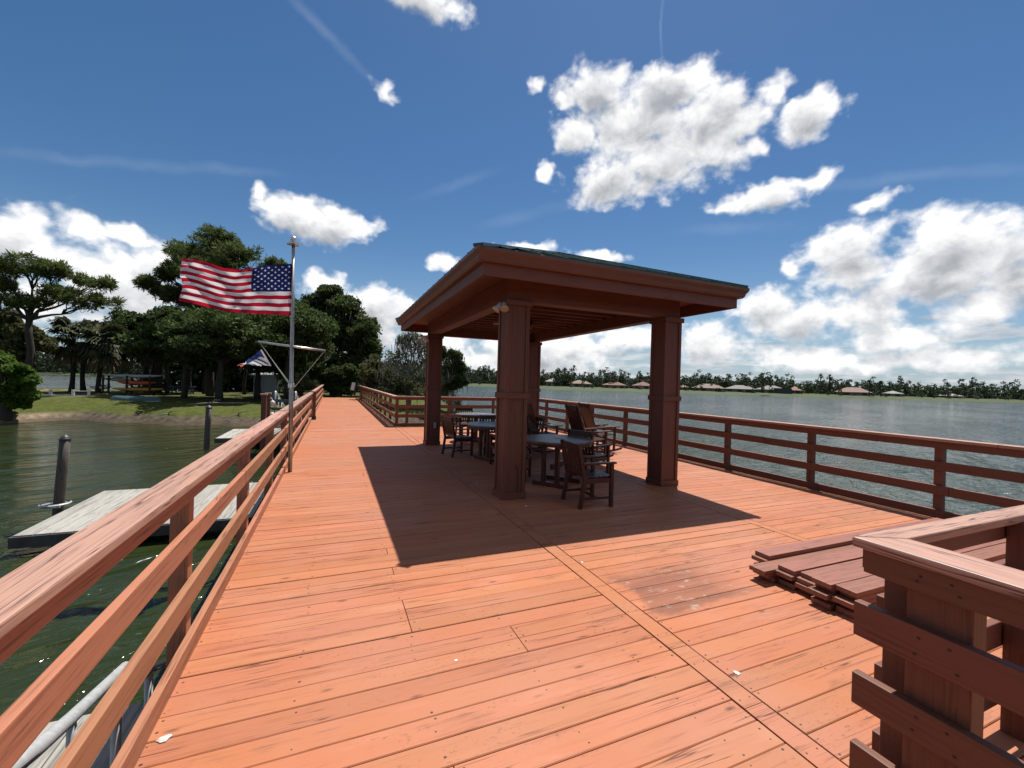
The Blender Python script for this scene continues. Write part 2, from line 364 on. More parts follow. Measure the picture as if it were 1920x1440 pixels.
def world():
    w = bpy.data.worlds.new('World'); S.world = w; w.use_nodes = True; nt = w.node_tree; nt.nodes.clear(); g = G(nt)
    out = g.n('OutputWorld'); bg = g.n('Background'); g.lk(bg.outputs[0], out.inputs[0])
    sky = g.n('TexSky', sky_type='NISHITA'); sky.sun_disc = False; sky.sun_elevation = SUN_EL; sky.sun_rotation = SUN_AZ
    sky.altitude = 0; sky.air_density = 1.0; sky.dust_density = .25; sky.ozone_density = 3.0
    SKY = .047
    d = g.vec('NORMALIZE', g.n('TexCoord').outputs['Generated'])
    # blobs of cloud at infinity: a nest of ellipsoids round each direction
    def ell(hh, src, az, el, rx, ry, tilt=0):
        a, e = R(az), R(el); c = Vector((math.sin(a)*math.cos(e), math.cos(a)*math.cos(e), math.sin(e)))
        rot = (Matrix.Rotation(-a,3,'Z') @ Matrix.Rotation(e,3,'X') @ Matrix.Rotation(R(-tilt),3,'Y')).to_euler('XYZ')
        mp = hh.n('Mapping', vector_type='TEXTURE'); hh.put(mp.inputs[0], src)
        mp.inputs[1].default_value = c; mp.inputs[2].default_value = rot; mp.inputs[3].default_value = (math.tan(R(rx)), .6, math.tan(R(ry)))
        return hh.vec('LENGTH', mp.outputs[0])
    def make(rmin):
     grp = bpy.data.node_groups.new('cloud field', 'ShaderNodeTree')
     grp.interface.new_socket('Direction', in_out='INPUT', socket_type='NodeSocketVector')
     grp.interface.new_socket('Field', in_out='OUTPUT', socket_type='NodeSocketFloat')
     h = G(grp); gi = grp.nodes.new('NodeGroupInput'); go = grp.nodes.new('NodeGroupOutput')
     cur = None
     for az, el, rx, ry in CUMULUS:
         if rx*ry < rmin: continue
         l = ell(h, gi.outputs[0], az, el, rx*1.12, ry*1.16)
         if el < 12.8 and az > 30: l = h.math('ADD', l, .13)
         if rx*ry < 5: l = h.math('ADD', h.math('MULTIPLY', l, .8), .30)
         cur = l if cur is None else h.math('SMOOTH_MIN', cur, l, .22)
     h.lk(h.math('SUBTRACT', 1.0, cur), go.inputs[0])
     return grp
    fine, coarse = make(0), make(5.0)
    def field(v, grp):
        o = nt.nodes.new('ShaderNodeGroup'); o.node_tree = grp; g.put(o.inputs[0], v); return o.outputs[0]
    sx = g.n('SeparateXYZ'); g.lk(d, sx.inputs[0]); z = sx.outputs[2]
    wn = g.vec('SUBTRACT', g.noise(d, 11, 3, .6, 0, True), (.5,.5,.5))
    dw = g.vec('ADD', d, g.vec('SCALE', wn, sc=.075))
    ny = g.mapping(d, (1,1,1.25))
    n = g.noise(ny, 15, 9, .60, .25)
    vo = g.n('TexVoronoi', feature='F1'); g.put(vo.inputs['Vector'], g.vec('ADD', ny, g.vec('SCALE', wn, sc=.03))); vo.inputs['Scale'].default_value = 24
    vo.inputs['Detail'].default_value = 2; vo.inputs['Roughness'].default_value = .55; vo.normalize = True
    bil = g.math('SUBTRACT', .30, vo.outputs['Distance'])   # billows
    f0 = field(dw, fine)
    dens = g.math('ADD', g.math('MULTIPLY_ADD', g.math('MAXIMUM', f0, -1.2), 1.25, .06), g.math('ADD', g.math('MULTIPLY', g.math('SUBTRACT', n, .5), 1.75), g.math('MULTIPLY', bil, 1.35)))
    # light: how much cloud lies between here and the sun side (upwards)
    dup_ = g.vec('ADD', d, tuple(x*.035 for x in (.25,.25,.94)))
    fu = field(dup_, coarse)
    nu = g.noise(g.mapping(g.vec('ADD', d, (.004,.004,.014)), (1,1,1.25)), 15, 6, .60, .25)
    du = g.math('ADD', g.math('MULTIPLY', g.math('MAXIMUM', fu, -1.0), .8), g.math('ADD', g.math('MULTIPLY', g.math('SUBTRACT', nu, .5), 1.6), g.math('MULTIPLY', bil, -.55)))
    alpha = g.sstep(dens, -.05, .72)
    # low bank of small clouds towards the horizon
    pv = g.n('CombineXYZ'); zz = g.math('ADD', g.math('MAXIMUM', z, 0.0), .10)
    g.lk(g.math('DIVIDE', sx.outputs[0], zz), pv.inputs[0]); g.lk(g.math('DIVIDE', sx.outputs[1], zz), pv.inputs[1])
    hn = g.noise(pv.outputs[0], 1.5, 7, .6, .3)
    cov = g.math('MULTIPLY', g.sstep(z, .22, .05), g.sstep(z, -.01, .03))
    d2 = g.math('ADD', hn, g.math('MULTIPLY', cov, .20))
    a2 = g.math('MULTIPLY', g.sstep(d2, .66, .76), .8)
    a2 = g.math('MULTIPLY', a2, g.sstep(z, .30, .20))
    bright = g.sstep(du, -.25, 1.45, 1.0, .0)
    ccol = g.ramp(bright, [(0.0,(.17,.18,.20)), (.35,(.26,.272,.29)), (.65,(.42,.428,.44)), (1.0,(.66,.65,.64))])
    b2 = g.ramp(g.noise(pv.outputs[0], 2.6, 6, .6), [(.35,(.26,.285,.315)), (.65,(.43,.447,.465))])
    skyc = g.vec('SCALE', sky.outputs[0], sc=SKY)
    sat = g.n('HueSaturation'); sat.inputs['Saturation'].default_value = 1.22; g.lk(skyc, sat.inputs['Color']); skyc = sat.outputs[0]
    # paler air low down
    skyc = g.mix(g.sstep(z, .30, .0, 0, .55), skyc, (.19,.27,.37))
    # wisps
    wc = None
    for az, el, rx, ry, tl in WISPS:
        l = ell(g, g.vec('ADD', d, g.vec('SCALE', wn, sc=.03)), az, el, rx, ry, tl)
        wc = l if wc is None else g.math('MINIMUM', wc, l)
    ws = g.math('MULTIPLY', g.sstep(wc, 0, 1.5, 1, 0), g.sstep(g.noise(d, 6, 5, .6), .3, .7, .015, .10))
    skyc = g.mix(ws, skyc, (.44,.49,.55))
    # unseen broken cumulus added behind and above to lift the light in shade
    rest = g.math('MULTIPLY', g.sstep(g.vec('DOT_PRODUCT', d, (.387,.922,0.0)), .12, .45, 1, 0), g.sstep(z, .0, .08))
    a3 = g.math('MULTIPLY', g.sstep(g.noise(pv.outputs[0], .85, 5, .58, .3), .47, .60), rest)
    c = g.mix(a2, skyc, b2); c = g.mix(a3, c, (.38,.38,.385)); c = g.mix(alpha, c, ccol)
    g.lk(c, bg.inputs[0]); bg.inputs[1].default_value = 1.0
    w.cycles.sampling_method = 'MANUAL'; w.cycles.sample_map_resolution = 512
world()
S.view_settings.view_transform = 'Standard'; S.view_settings.look = 'None'; S.view_settings.exposure = 0.85; S.view_settings.gamma = 1

# ------------------------------------------------------------------ water, land
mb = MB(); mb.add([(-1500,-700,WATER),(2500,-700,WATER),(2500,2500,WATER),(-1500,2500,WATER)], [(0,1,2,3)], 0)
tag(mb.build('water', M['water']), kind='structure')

SHORE = [(-90,60),(-60,47),(-40,40),(-30,36.5),(-22,32.6),(-18,31.4),(-16,31.6),(-14.5,32.6),(-13,32.8),(-11,31.2),(-8,29.8),(-4,28.6),(0,28.4),(4,28.6),(7,28.4),(9.5,29.4),(10.6,33),(11.5,38),(12.5,46)]
def yshore(x): return np.interp(x, [p[0] for p in SHORE], [p[1] for p in SHORE])
def yback(x): return np.interp(x, [-90,-40,-15,-8,12.5], [66,62,64,95,100])
def land():
    xs = np.linspace(-90, 12.4, 206); vs = []; K = 34
    sx = np.concatenate([np.linspace(0,.12,12,endpoint=False), np.linspace(.12,.9,14,endpoint=False), np.linspace(.9,1,8)])
    rnd = np.random.default_rng(5)
    for x in xs:
        a, b = yshore(x)-1.2, yback(x)+1
        a += .35*math.sin(x*1.7)+.25*math.sin(x*4.1+1)
        for s_ in sx:
            y = a+(b-a)*s_; dd = min(y-a, b-y, (12.6-x)*1.2)
            zz = -1.75 + 1.33*(1-math.exp(-max(dd,0)/1.55)) + .05*math.sin(x*.8+y*.5) + .03*rnd.standard_normal()*(dd>.3)
            vs.append((x, y, zz + .25*max(0,min(1,(y-34)/6))*(1 if -4<x<7 else .25)))
    V = np.array(vs); I = np.arange(len(xs)*K).reshape(len(xs), K)
    Q = np.stack([I[:-1,:-1], I[1:,:-1], I[1:,1:], I[:-1,1:]], -1).reshape(-1,4)
    tag(fastmesh('ground', V, Q, M['ground'], smooth=True), kind='structure')
land()
def gz(x, y):
    dd = y - (yshore(x)-1.2); return -1.75 + 1.33*(1-math.exp(-max(dd,0)/1.55)) + .25*max(0,min(1,(y-34)/6))*(1 if -4<x<7 else .25)

# far shores: az (deg clockwise from +Y) and distance of the waterline
FAR = [(-75,420),(-45,430),(-30,380),(-15,350),(0,335),(8,320),(16,285),(22,270),(27,240),(31,222),(36,230),(40,240),(45,244),(50,255),(55,268),(60,282),(64,300),(68,330),(72,370),(78,430),(95,560),(120,700)]
def far_r(az): return float(np.interp(az, [p[0] for p in FAR], [p[1] for p in FAR]))
def pol(az, r): a = R(az); return r*math.sin(a), r*math.cos(a)
vs, azs = [], np.linspace(-75,120,261)
offs = [-4,0,3,8,16,28,60,140,600,3000]; zo = [-1.9,-1.3,-1.05,-.7,-.35,.1,.5,.8,1,1]
for a in azs:
    for o_, z_ in zip(offs, zo):
        x, y = pol(a, far_r(a)+o_+1.5*math.sin(a*3.1)); vs.append((x,y,z_))
I = np.arange(len(azs)*len(offs)).reshape(len(azs),-1)
tag(fastmesh('far_shore', np.array(vs), np.stack([I[:-1,:-1],I[:-1,1:],I[1:,1:],I[1:,:-1]],-1).reshape(-1,4), M['lawn'], smooth=True), kind='structure')

# ------------------------------------------------------------------ foliage
def quads(P, size, aspect=.6, upbias=0.0, axis=None, jit=.5):
    """leaf quads at points P; axis = preferred long direction (N,3)"""
    n = len(P); a = rng.standard_normal((n,3))
    if axis is not None: a = axis + a*jit
    a /= np.linalg.norm(a,axis=1,keepdims=True)+1e-9
    t = rng.standard_normal((n,3)); t[:,2] *= (1-upbias)
    b = np.cross(a,t); b /= np.linalg.norm(b,axis=1,keepdims=True)+1e-9
    s = size*(.55+.9*rng.random((n,1)))
    a = a*s*.5; b = b*s*.5*aspect
    V = np.stack([P-a, P+b*.9, P+a, P-b*.9],1).reshape(-1,3)
    return V, np.arange(4*n).reshape(n,4)
def join(parts):
    V, Q, o = [], [], 0
    for v, q in parts: V.append(v); Q.append(q+o); o += len(v)
    return np.concatenate(V), np.concatenate(Q)
def shell(c, r, n, inner=.35):
    d = rng.standard_normal((n,3)); d /= np.linalg.norm(d,axis=1,keepdims=True)
    k = inner+(1-inner)*rng.random((n,1))**.6
    return np.array(c)+d*k*np.array(r), d
LAT = np.array([.922,-.388,0]); DEP = np.array([.388,.922,0]); UPV = np.array([0,0,1.])
def local(base, lat, dep, z): return np.array([base[0],base[1],0.])+LAT*lat+DEP*dep+UPV*z
def limb(mb, p0, p1, r0, r1, sag=.0, n=5, wob=.12):
    p0, p1 = np.array(p0,float), np.array(p1,float); L = np.linalg.norm(p1-p0); pts = []
    for i in range(n+1):
        t = i/n; p = p0*(1-t)+p1*t; p = p+UPV*math.sin(math.pi*t)*sag*L
        if 0 < i < n: p = p+rng.standard_normal(3)*wob*L/n
        pts.append(p)
    mb.tube(pts, [r0+(r1-r0)*i/n for i in range(n+1)], 7)

def broadleaf(name, label, base, clumps, mat, cat='tree', trunk_r=.3, leaf=.3, per=900, depth=1.0, group=None, bark='bark', puff=.42, forks=True, lean=0.0, trunk=True, moss=0, twigs=0):
    bx, by = base; z0 = gz(bx,by)-.1; root = thing(name, label, cat, (bx,by,z0), 0, group)
    parts, tb = [], MB(); top = max(c[1] for c in clumps)
    fork = np.array([bx,by,0])+UPV*(z0+(min(c[1] for c in clumps)-z0)*.75+.4)+LAT*lean
    if trunk:
        limb(tb, (bx,by,z0), fork, trunk_r*1.25, trunk_r*.8, 0, 4, .05)
    for lat, z, rl, rz in clumps:
        rd = rl*depth; dep = rng.uniform(-.5,.5)*rd
        c = local(base, lat, dep, z)
        if trunk and forks: limb(tb, fork-UPV*rng.random()*.5, c-UPV*rz*.3, trunk_r*.45, .05, .06)
        for _ in range(twigs):
            dd_ = rng.standard_normal(3); dd_[2] = abs(dd_[2])*.9; q0 = c+rng.standard_normal(3)*.15
            limb(tb, q0-UPV*rz*.3, q0+dd_/np.linalg.norm(dd_)*np.array([rl,rl,rz])*rng.uniform(.7,1.25), .022, .006, .05, 3, .25)
        # sub puffs give an uneven outline
        k = max(5, int(7*rl*rz/.8)); k = min(k, 26)
        sp, _ = shell(c, (rl*.85,rd*.85,rz*.8), k, .45)
        M2 = np.stack([LAT,DEP,UPV])
        loc = (sp-c) @ np.eye(3)
        sp = c+loc[:,:1]*LAT+loc[:,1:2]*DEP+loc[:,2:]*UPV
        for p in sp:
            pr = puff*(.7+.7*rng.random())*min(1.5,(rl+rz)/2)**.5
            n = int(per/k*(.6+.8*rng.random()))
            q, dd = shell(p, (pr*1.15,pr*1.15,pr*.8), n, .2); parts.append(quads(q, leaf, .62))
        q, dd = shell(c, (rl*.7,rd*.7,rz*.65), int(per*.35), .0); parts.append(quads(q, leaf*1.5, .8))
    V, Q = join(parts); fastmesh('crown', V, Q, mat, root)
    if trunk: tb.build('trunk', M[bark], root, smooth=True)
    if moss:
        P = []
        for lat, z, rl, rz in clumps:
            q, _ = shell(local(base,lat,0,z), (rl*1.05,rl*depth,rz*1.05), moss, .4); P.append(q)
        P = np.concatenate(P); L = .25+.55*rng.random((len(P),1)); w = .015+.035*rng.random((len(P),1))
        ang = rng.random((len(P),1))*6.28; s_ = np.concatenate([np.cos(ang)*w,np.sin(ang)*w,0*w],1)
        dn = np.concatenate([rng.normal(0,.08,(len(P),2)), -L],1)
        V = np.stack([P-s_, P+s_, P+dn+s_*.3, P+dn-s_*.3],1).reshape(-1,3)
        fastmesh('hanging_moss', V, np.arange(len(V)).reshape(-1,4), M['moss'], root)['kind'] = 'stuff'
    return root

def pine(name, label, base, clumps, trunk_r, fork_z, forks_lat=0.0, per=900, group=None):
    bx, by = base; z0 = gz(bx,by)-.1; root = thing(name, label, 'tree', (bx,by,z0), 0, group)
    tb = MB(); f = local(base, forks_lat, 0, fork_z); limb(tb, (bx,by,z0), f, trunk_r*1.2, trunk_r*.8, 0, 5, .04)
    parts = []
    for lat, z, rl, rz in clumps:
        dep = rng.uniform(-.6,.6)*rl; c = local(base, lat, dep, z)
        mid = f*.45+c*.55-UPV*.25*abs(lat)*.4
        limb(tb, f, mid, trunk_r*.5, trunk_r*.26, .03, 3, .1)
        k = int(12+13*rl)
        sp, _ = shell((0,0,0), (rl*.92,rl*.8,rz*.8), k, .3)
        for s_ in sp:
            p = c+LAT*s_[0]+DEP*s_[1]+UPV*s_[2]
            if rng.random() < .3: limb(tb, mid, p-UPV*.05, trunk_r*.22, .02, .02, 3, .12)
            pr = .26+.28*rng.random(); n = int(per/k)
            d = rng.standard_normal((n,3)); d[:,2] = d[:,2]*.7+.35; d /= np.linalg.norm(d,axis=1,keepdims=True)
            q = p+d*pr*(.35+.75*rng.random((n,1))); parts.append(quads(q, .34, .22, axis=d, jit=.35))
    V, Q = join(parts); fastmesh('crown', V, Q, M['leaf_pine'], root); tb.build('trunk', M['bark'], root, smooth=True)
    return root

pine('slash_pine', 'tall pine with flat layered crown and bare forking limbs at the far left bank', (-21.7,45), [(.1,9.7,2.1,.8),(-1.7,9.3,1.7,.9),(1.7,9.2,1.1,.7),(3.8,8.6,1.6,.5),(3.9,7.1,2.2,.8),(2.2,7.5,1.2,.6),(-.1,6.6,1.7,.7),(-2.4,7.9,1.5,.8),(-3.6,7.1,1.7,1.2)], .25, 5.4, -.2, 2300)
pine('slash_pine', 'tallest dark pine with rounded top rising right behind the flag', (-10.0,45), [(-.7,13.1,2.8,1.1),(-3.3,12.3,1.7,1.0),(2.1,12.4,1.9,1.1),(5.0,11.5,1.4,.6),(-6.0,9.4,1.2,.8),(-4.5,8.6,1.2,.7),(-2.8,8.3,1.4,1.2),(.2,10.2,2.8,1.9),(3.5,10.2,1.9,1.7),(-4.5,10.4,.9,.7),(-.6,7.6,2.4,1.3),(-1.6,11.6,2.6,1.5),(1.2,11.7,2.6,1.5),(-3.0,10.9,1.8,1.2),(.2,13.6,2.0,.9)], .28, 8.0, 0, 3000)
GT = 'trees on the wooded bank'
broadleaf('live_oak', 'broad dark oak with domed crown at the shore end of the boardwalk', (.2,46.5), [(-2.1,9.4,2.2,1.5),(.8,8.9,2.2,1.4),(-4.1,8.1,2.4,1.8),(2.4,6.5,1.9,1.8),(3.4,4.4,1.2,1.6),(-1.0,5.7,3.9,2.6),(-2.6,7.0,2.6,2.0),(.4,7.2,2.6,2.0),(2.2,5.0,2.3,2.0),(-3.2,5.2,2.6,2.0),(3.0,6.0,1.7,1.5),(-3.4,3.1,3.1,2.4),(1.3,2.6,2.6,2.4),(-1.0,10.2,1.3,.8)], M['leaf_oak'], per=2300, trunk_r=.45, moss=40, group=GT)
broadleaf('live_oak', 'dark oak crown under the right half of the flag beside the pole', (-5.9,41.5), [(0.9, 6.2, 2.7, 1.6), (-1.7, 5.8, 2.0, 1.6), (3.1, 4.5, 2.0, 2.0), (0.0, 4.0, 3.1, 2.0), (-2.2, 3.1, 1.7, 1.6), (2.2, 2.6, 2.2, 1.3), (4.3, 6.2, 1.9, 1.4)], M['leaf_oak'], per=2300, trunk_r=.22, leaf=.26, depth=1.25, group=GT)
broadleaf('live_oak', 'dark oak below the left half of the flag above the picnic table', (-11.1,42), [(-1.7, 4.9, 1.9, 1.2), (0.4, 5.4, 1.9, 1.3), (2.3, 4.9, 1.9, 1.5), (0.0, 3.7, 2.6, 1.5), (2.6, 2.9, 1.7, 1.3), (-2.6, 3.7, 1.5, 1.3)], M['leaf_oak'], per=2100, trunk_r=.2, leaf=.26, depth=1.25, group=GT)
broadleaf('live_oak', 'thick trunked oak filling the gap under the middle of the flag', (-8.4,40.5), [(0,4.9,2.4,1.5),(-1.5,4.0,1.8,1.5),(1.6,4.2,1.8,1.5),(0,2.9,2.0,1.2),(-.6,6.0,1.8,1.0)], M['leaf_oak'], per=2000, trunk_r=.24, leaf=.26, depth=1.3, group=GT)
broadleaf('live_oak', 'oak over the kayak rack right of the leaning palm', (-15.2,50), [(-2.2,6.3,1.8,1.3),(.2,6.8,2.2,1.4),(2.3,6.2,2.0,1.5),(-1.0,4.7,2.2,1.4),(1.5,4.4,2.2,1.4),(3.0,4.2,1.8,1.4)], M['leaf_oak'], per=1800, trunk_r=.24, depth=1.2, group=GT)
broadleaf('live_oak', 'spreading oak overhanging the bank left of the small ragged flag', (-7.6,37), [(-2.4,4.6,1.8,1.1),(0,5.2,2.2,1.3),(2.2,4.6,1.9,1.1),(-.6,3.6,2.2,.9),(1.6,3.5,1.8,.8),(-3.2,3.6,1.5,.8)], M['leaf_oak'], per=2200, trunk_r=.2, leaf=.22, depth=1.5, group=GT)
broadleaf('live_oak', 'spreading oak overhanging the bank behind the pale shed', (-3.4,38), [(-1.8,5.4,1.8,1.2),(.4,6.4,2.1,1.4),(2.2,5.6,1.7,1.3),(-.4,4.2,2.2,1.0),(1.8,3.9,1.6,1.0)], M['leaf_oak'], per=2200, trunk_r=.2, leaf=.22, depth=1.5, group=GT, moss=25)
broadleaf('live_oak', 'lower oak between the palms and the tall dark pine', (-17.1,53), [(-1.6,5.6,1.8,1.3),(.8,5.9,1.8,1.1),(-.8,4.1,2.3,1.6),(1.8,3.5,1.8,1.3)], M['leaf_oak'], per=1500, trunk_r=.25, group=GT)
broadleaf('live_oak', 'broad tree behind the bright cypress at the left edge', (-23.8,47), [(-.2,5.3,1.2,1.2),(1.0,4.5,1.2,1.0),(-1.0,3.7,1.7,1.9),(1.0,2.8,1.2,1.0),(2.3,3.7,.8,1.0),(-2.8,4.6,1.8,1.6),(-3.0,2.6,1.8,1.6)], M['leaf_bush'], per=1300, trunk_r=.25, group=GT)
broadleaf('bald_cypress', 'bright green feathery cypress with flared trunk standing at the water edge', (-16.0,31.2), [(.1,2.0,.8,.6),(.8,1.6,.9,.5),(-.4,1.3,1.0,.7),(1.1,1.0,.8,.5),(.3,.6,1.1,.6),(-.1,0,.9,.5),(1.2,.2,.6,.5),(-.9,.8,.9,.9),(.5,-.3,.7,.3),(-1.2,1.8,.9,.8)], M['leaf_cyp'], per=2300, leaf=.14, puff=.21, trunk_r=.26)
broadleaf('moss_hung_tree', 'thin grey tree draped in moss left of the pavilion back post', (5.4,33), [(0,4.1,1.2,1.0),(-1.0,3.3,1.0,1.0),(1.2,3.5,.9,1.2),(0,2.5,1.6,1.0),(-1.6,2.2,1.0,1.0),(.2,4.9,.7,.6),(-.6,4.6,.6,.6),(1.0,4.4,.6,.7)], M['leaf_bush'], per=240, leaf=.13, puff=.42, trunk_r=.12, bark='bark_grey', moss=95, twigs=14)
broadleaf('drooping_tree', 'narrow dark tree with drooping sprays just right of the pavilion back post', (8.0,30), [(.2,3.4,.7,.6),(-.2,2.6,1.0,1.0),(.5,2.6,.5,.8),(-.1,1.4,.8,.6),(-.9,3.7,.5,.7),(.6,1.6,.5,.6)], M['leaf_oak'], per=1000, leaf=.15, puff=.30, trunk_r=.12, bark='bark_grey', moss=22, twigs=5)
GB = 'shrubs beside the boardwalk end'
broadleaf('olive_shrub', 'tall olive green shrub behind the right boardwalk railing', (3.4,34.5), [(-.4,1.8,1.1,.8),(.8,1.4,1.1,.8),(-.8,1.2,.6,.6),(.4,.8,1.5,.5),(1.9,1.0,.8,.8),(-.7,2.6,.9,.9)], M['leaf_bush'], cat='shrub', per=1000, leaf=.19, puff=.34, trunk_r=.07, group=GB, moss=25)
broadleaf('olive_shrub', 'brownish grey shrub at the waterline under the moss hung tree', (6.4,31.5), [(0,.8,1.3,.7),(-1.0,1.4,.9,.8),(1.2,.9,.8,.7),(.3,1.8,.9,.7),(2.2,.2,.8,.5)], M['leaf_bush'], cat='shrub', per=500, leaf=.14, puff=.36, trunk_r=.06, bark='bark_grey', group=GB, moss=40, twigs=10)
broadleaf('thicket_shrub', 'dark shrub thicket closing the far end of the boardwalk', (.7,42), [(-.5,2.0,.9,1.0),(.5,1.3,.9,.7),(-1.0,1.0,.8,.8),(1.0,2.2,.9,1.0),(2.2,1.8,.9,1.0),(-2.0,1.8,1.0,1.2),(.2,.5,1.2,.5)], M['leaf_oak'], cat='shrub', per=900, leaf=.22, trunk_r=.08, group=GB)
broadleaf('thicket_shrub', 'yellow green shrub behind the small landing left of the boardwalk', (-2.6,36), [(.4,1.4,.9,.6),(1.2,1.0,.6,.6),(0,.6,.8,.5),(-.4,1.2,.6,.5)], M['leaf_bush'], cat='shrub', per=900, leaf=.15, puff=.3, trunk_r=.06, group=GB)

def palm(label, base, lean, top, rad, nf=34, seed=0):
    nf = int(nf*1.5)
    bx, by = base; z0 = gz(bx,by)-.1; root = thing('sabal_palm', label, 'palm tree', (bx,by,z0), 0, 'palms on the bank')
    tb = MB(); c = local(base, lean, 0, top); b = np.array([bx,by,z0])
    pts = [b*(1-t)+c*t+LAT*(.12*math.sin(math.pi*t)*(1 if lean<.5 else -3)) for t in np.linspace(0,1,8)]
    tb.tube(pts, [.24,.19,.17,.17,.17,.18,.2,.2], 9); tb.build('trunk', M['bark'], root, smooth=True)
    V, Vd = [], []
    for i in range(nf):
        el = R(rng.uniform(-70,75)); az = rng.random()*6.28
        d = np.array([math.cos(az)*math.cos(el), math.sin(az)*math.cos(el), math.sin(el)])
        L = rad*(.42+.12*rng.random()); tip = c+d*L; side = np.cross(d,UPV); side /= np.linalg.norm(side)+1e-6; nn = np.cross(side,d)
        dst = Vd if el < R(-48) else V
        w = .02; dst.append([c-side*w, c+side*w, tip+side*w, tip-side*w])
        for k in range(11):
            t = (k-5)/5*1.25; dir_ = d*math.cos(t)+side*math.sin(t)+nn*.12*math.cos(t*2); LL = rad*(.42+.14*rng.random())*(1-.25*abs(t))
            e1 = tip+dir_*LL*.6; e2 = tip+dir_*LL-UPV*LL*.38; s2 = np.cross(dir_,nn); s2 /= np.linalg.norm(s2)+1e-6; s2 *= .085
            dst.append([tip-s2*.6, tip+s2*.6, e1+s2, e1-s2]); dst.append([e1-s2, e1+s2, e2+s2*.15, e2-s2*.15])
    V = np.array(V).reshape(-1,3); fastmesh('crown', V, np.arange(len(V)).reshape(-1,4), M['leaf_palm'], root)
    if Vd:
        V = np.array(Vd).reshape(-1,3); fastmesh('dead_fronds', V, np.arange(len(V)).reshape(-1,4), M['dryleaf'], root)
palm('upright palm, left of the pair of trunks near the pale path', (-21.2,49.5), 0, 4.4, 2.5, 44)
palm('upright palm, right and thinner of the pair near the pale path', (-20.8,50.5), .5, 4.5, 2.2, 40)
palm('palm with a trunk leaning right in front of the kayak rack', (-19.2,49), 1.1, 4.0, 2.7, 46)
palm('palm with shaggy crown standing behind the kayak rack', (-16.0,50.5), .4, 4.2, 2.2, 40)

# bare trunks seen below the crowns, each with a thin crown of its own hidden in the canopy above
for i, (x, y, h, lbl) in enumerate([(-14.4,49.5,3.9,'slim trunk right of the kayak rack, leaning a little left'), (-13.2,52,4.2,'pale slim trunk behind the dark picnic table'), (-11.6,50,4.4,'dark trunk left of the thick pine trunk'), (-8.2,50,4.2,'dark trunk between the pine and the pale shed'), (-17.0,56,4.0,'thin trunk far behind the kayaks')]):
    broadleaf('slim_tree', lbl, (x,y), [(0,h+.7,1.6,1.1),(rng.uniform(-.8,.8),h+1.5,1.3,.9)], M['leaf_oak'], per=800, trunk_r=.15, group=GT, lean=rng.uniform(-.3,.3))

# the wood behind: one mass
def mass(name, pts, kind='stuff'):
    parts = []
    for (x,y,z,r,n,s_) in pts:
        q,_ = shell((x,y,z),(r,r,r*.85),n,.25); parts.append(quads(q,s_,.7))
    V,Q = join(parts); o = fastmesh(name,V,Q,M['leaf_far']); tag(o, kind=kind); return o
pts = []
for i in range(230):
    x = rng.uniform(-19,13); y = rng.uniform(57,62) if x < -7 else rng.uniform(54,74)
    hmax = 6.0 if x < -8 else (7.0 if x < 6 else 3.4)
    pts.append((x,y,hmax*rng.random()**1.5,rng.uniform(1.0,2.0),130,.5))
for i in range(30):
    x = rng.uniform(-46,-29); pts.append((x, yback(x)-rng.uniform(3,9)-(8 if x<-34 else 2), rng.uniform(1.2,5.5) , rng.uniform(1.0,1.8), 110, .42))
tag(mass('woodland', pts), 'dark mass of woodland behind the trees on the left bank', 'woodland')

# far treeline across the lake
pts = []
for a in list(np.arange(-31,-16,.2))+list(np.arange(2,77,.2)):
    prof = 1+.10*math.sin(a*1.1)+.09*math.sin(a*2.7+1)+.07*math.sin(a*6.1)
    for k in range(3):
        aa = a+rng.uniform(-.2,.2); r = far_r(aa)+(rng.uniform(46,90) if aa > 0 else rng.uniform(5,40)); x,y = pol(aa,r)
        hh = (10.6 if aa < 30 else 9.6 if aa < 56 else 7.4)*prof*(rng.uniform(.62,1.0) if rng.random() < .85 else 1.22)*(r/320)
        for z in np.arange(.8, hh, 1.75): pts.append((x+rng.normal(0,.8),y+rng.normal(0,.8),z+rng.uniform(-.4,.4),rng.uniform(1.3,2.2)*(1.15-.35*z/hh),26,1.0))
for a in list(np.arange(3,28,.5))+list(np.arange(28,76,.9)):
    if rng.random() < .5: continue
    r = far_r(a)+rng.uniform(22,36); x,y = pol(a,r)
    for z in np.arange(.3, rng.uniform(1.5,4.6), 1.3): pts.append((x+rng.normal(0,.6),y,z,rng.uniform(.9,1.5),26,.8))
tag(mass('treeline', pts), 'dark green treeline along the far shore of the lake', 'treeline')

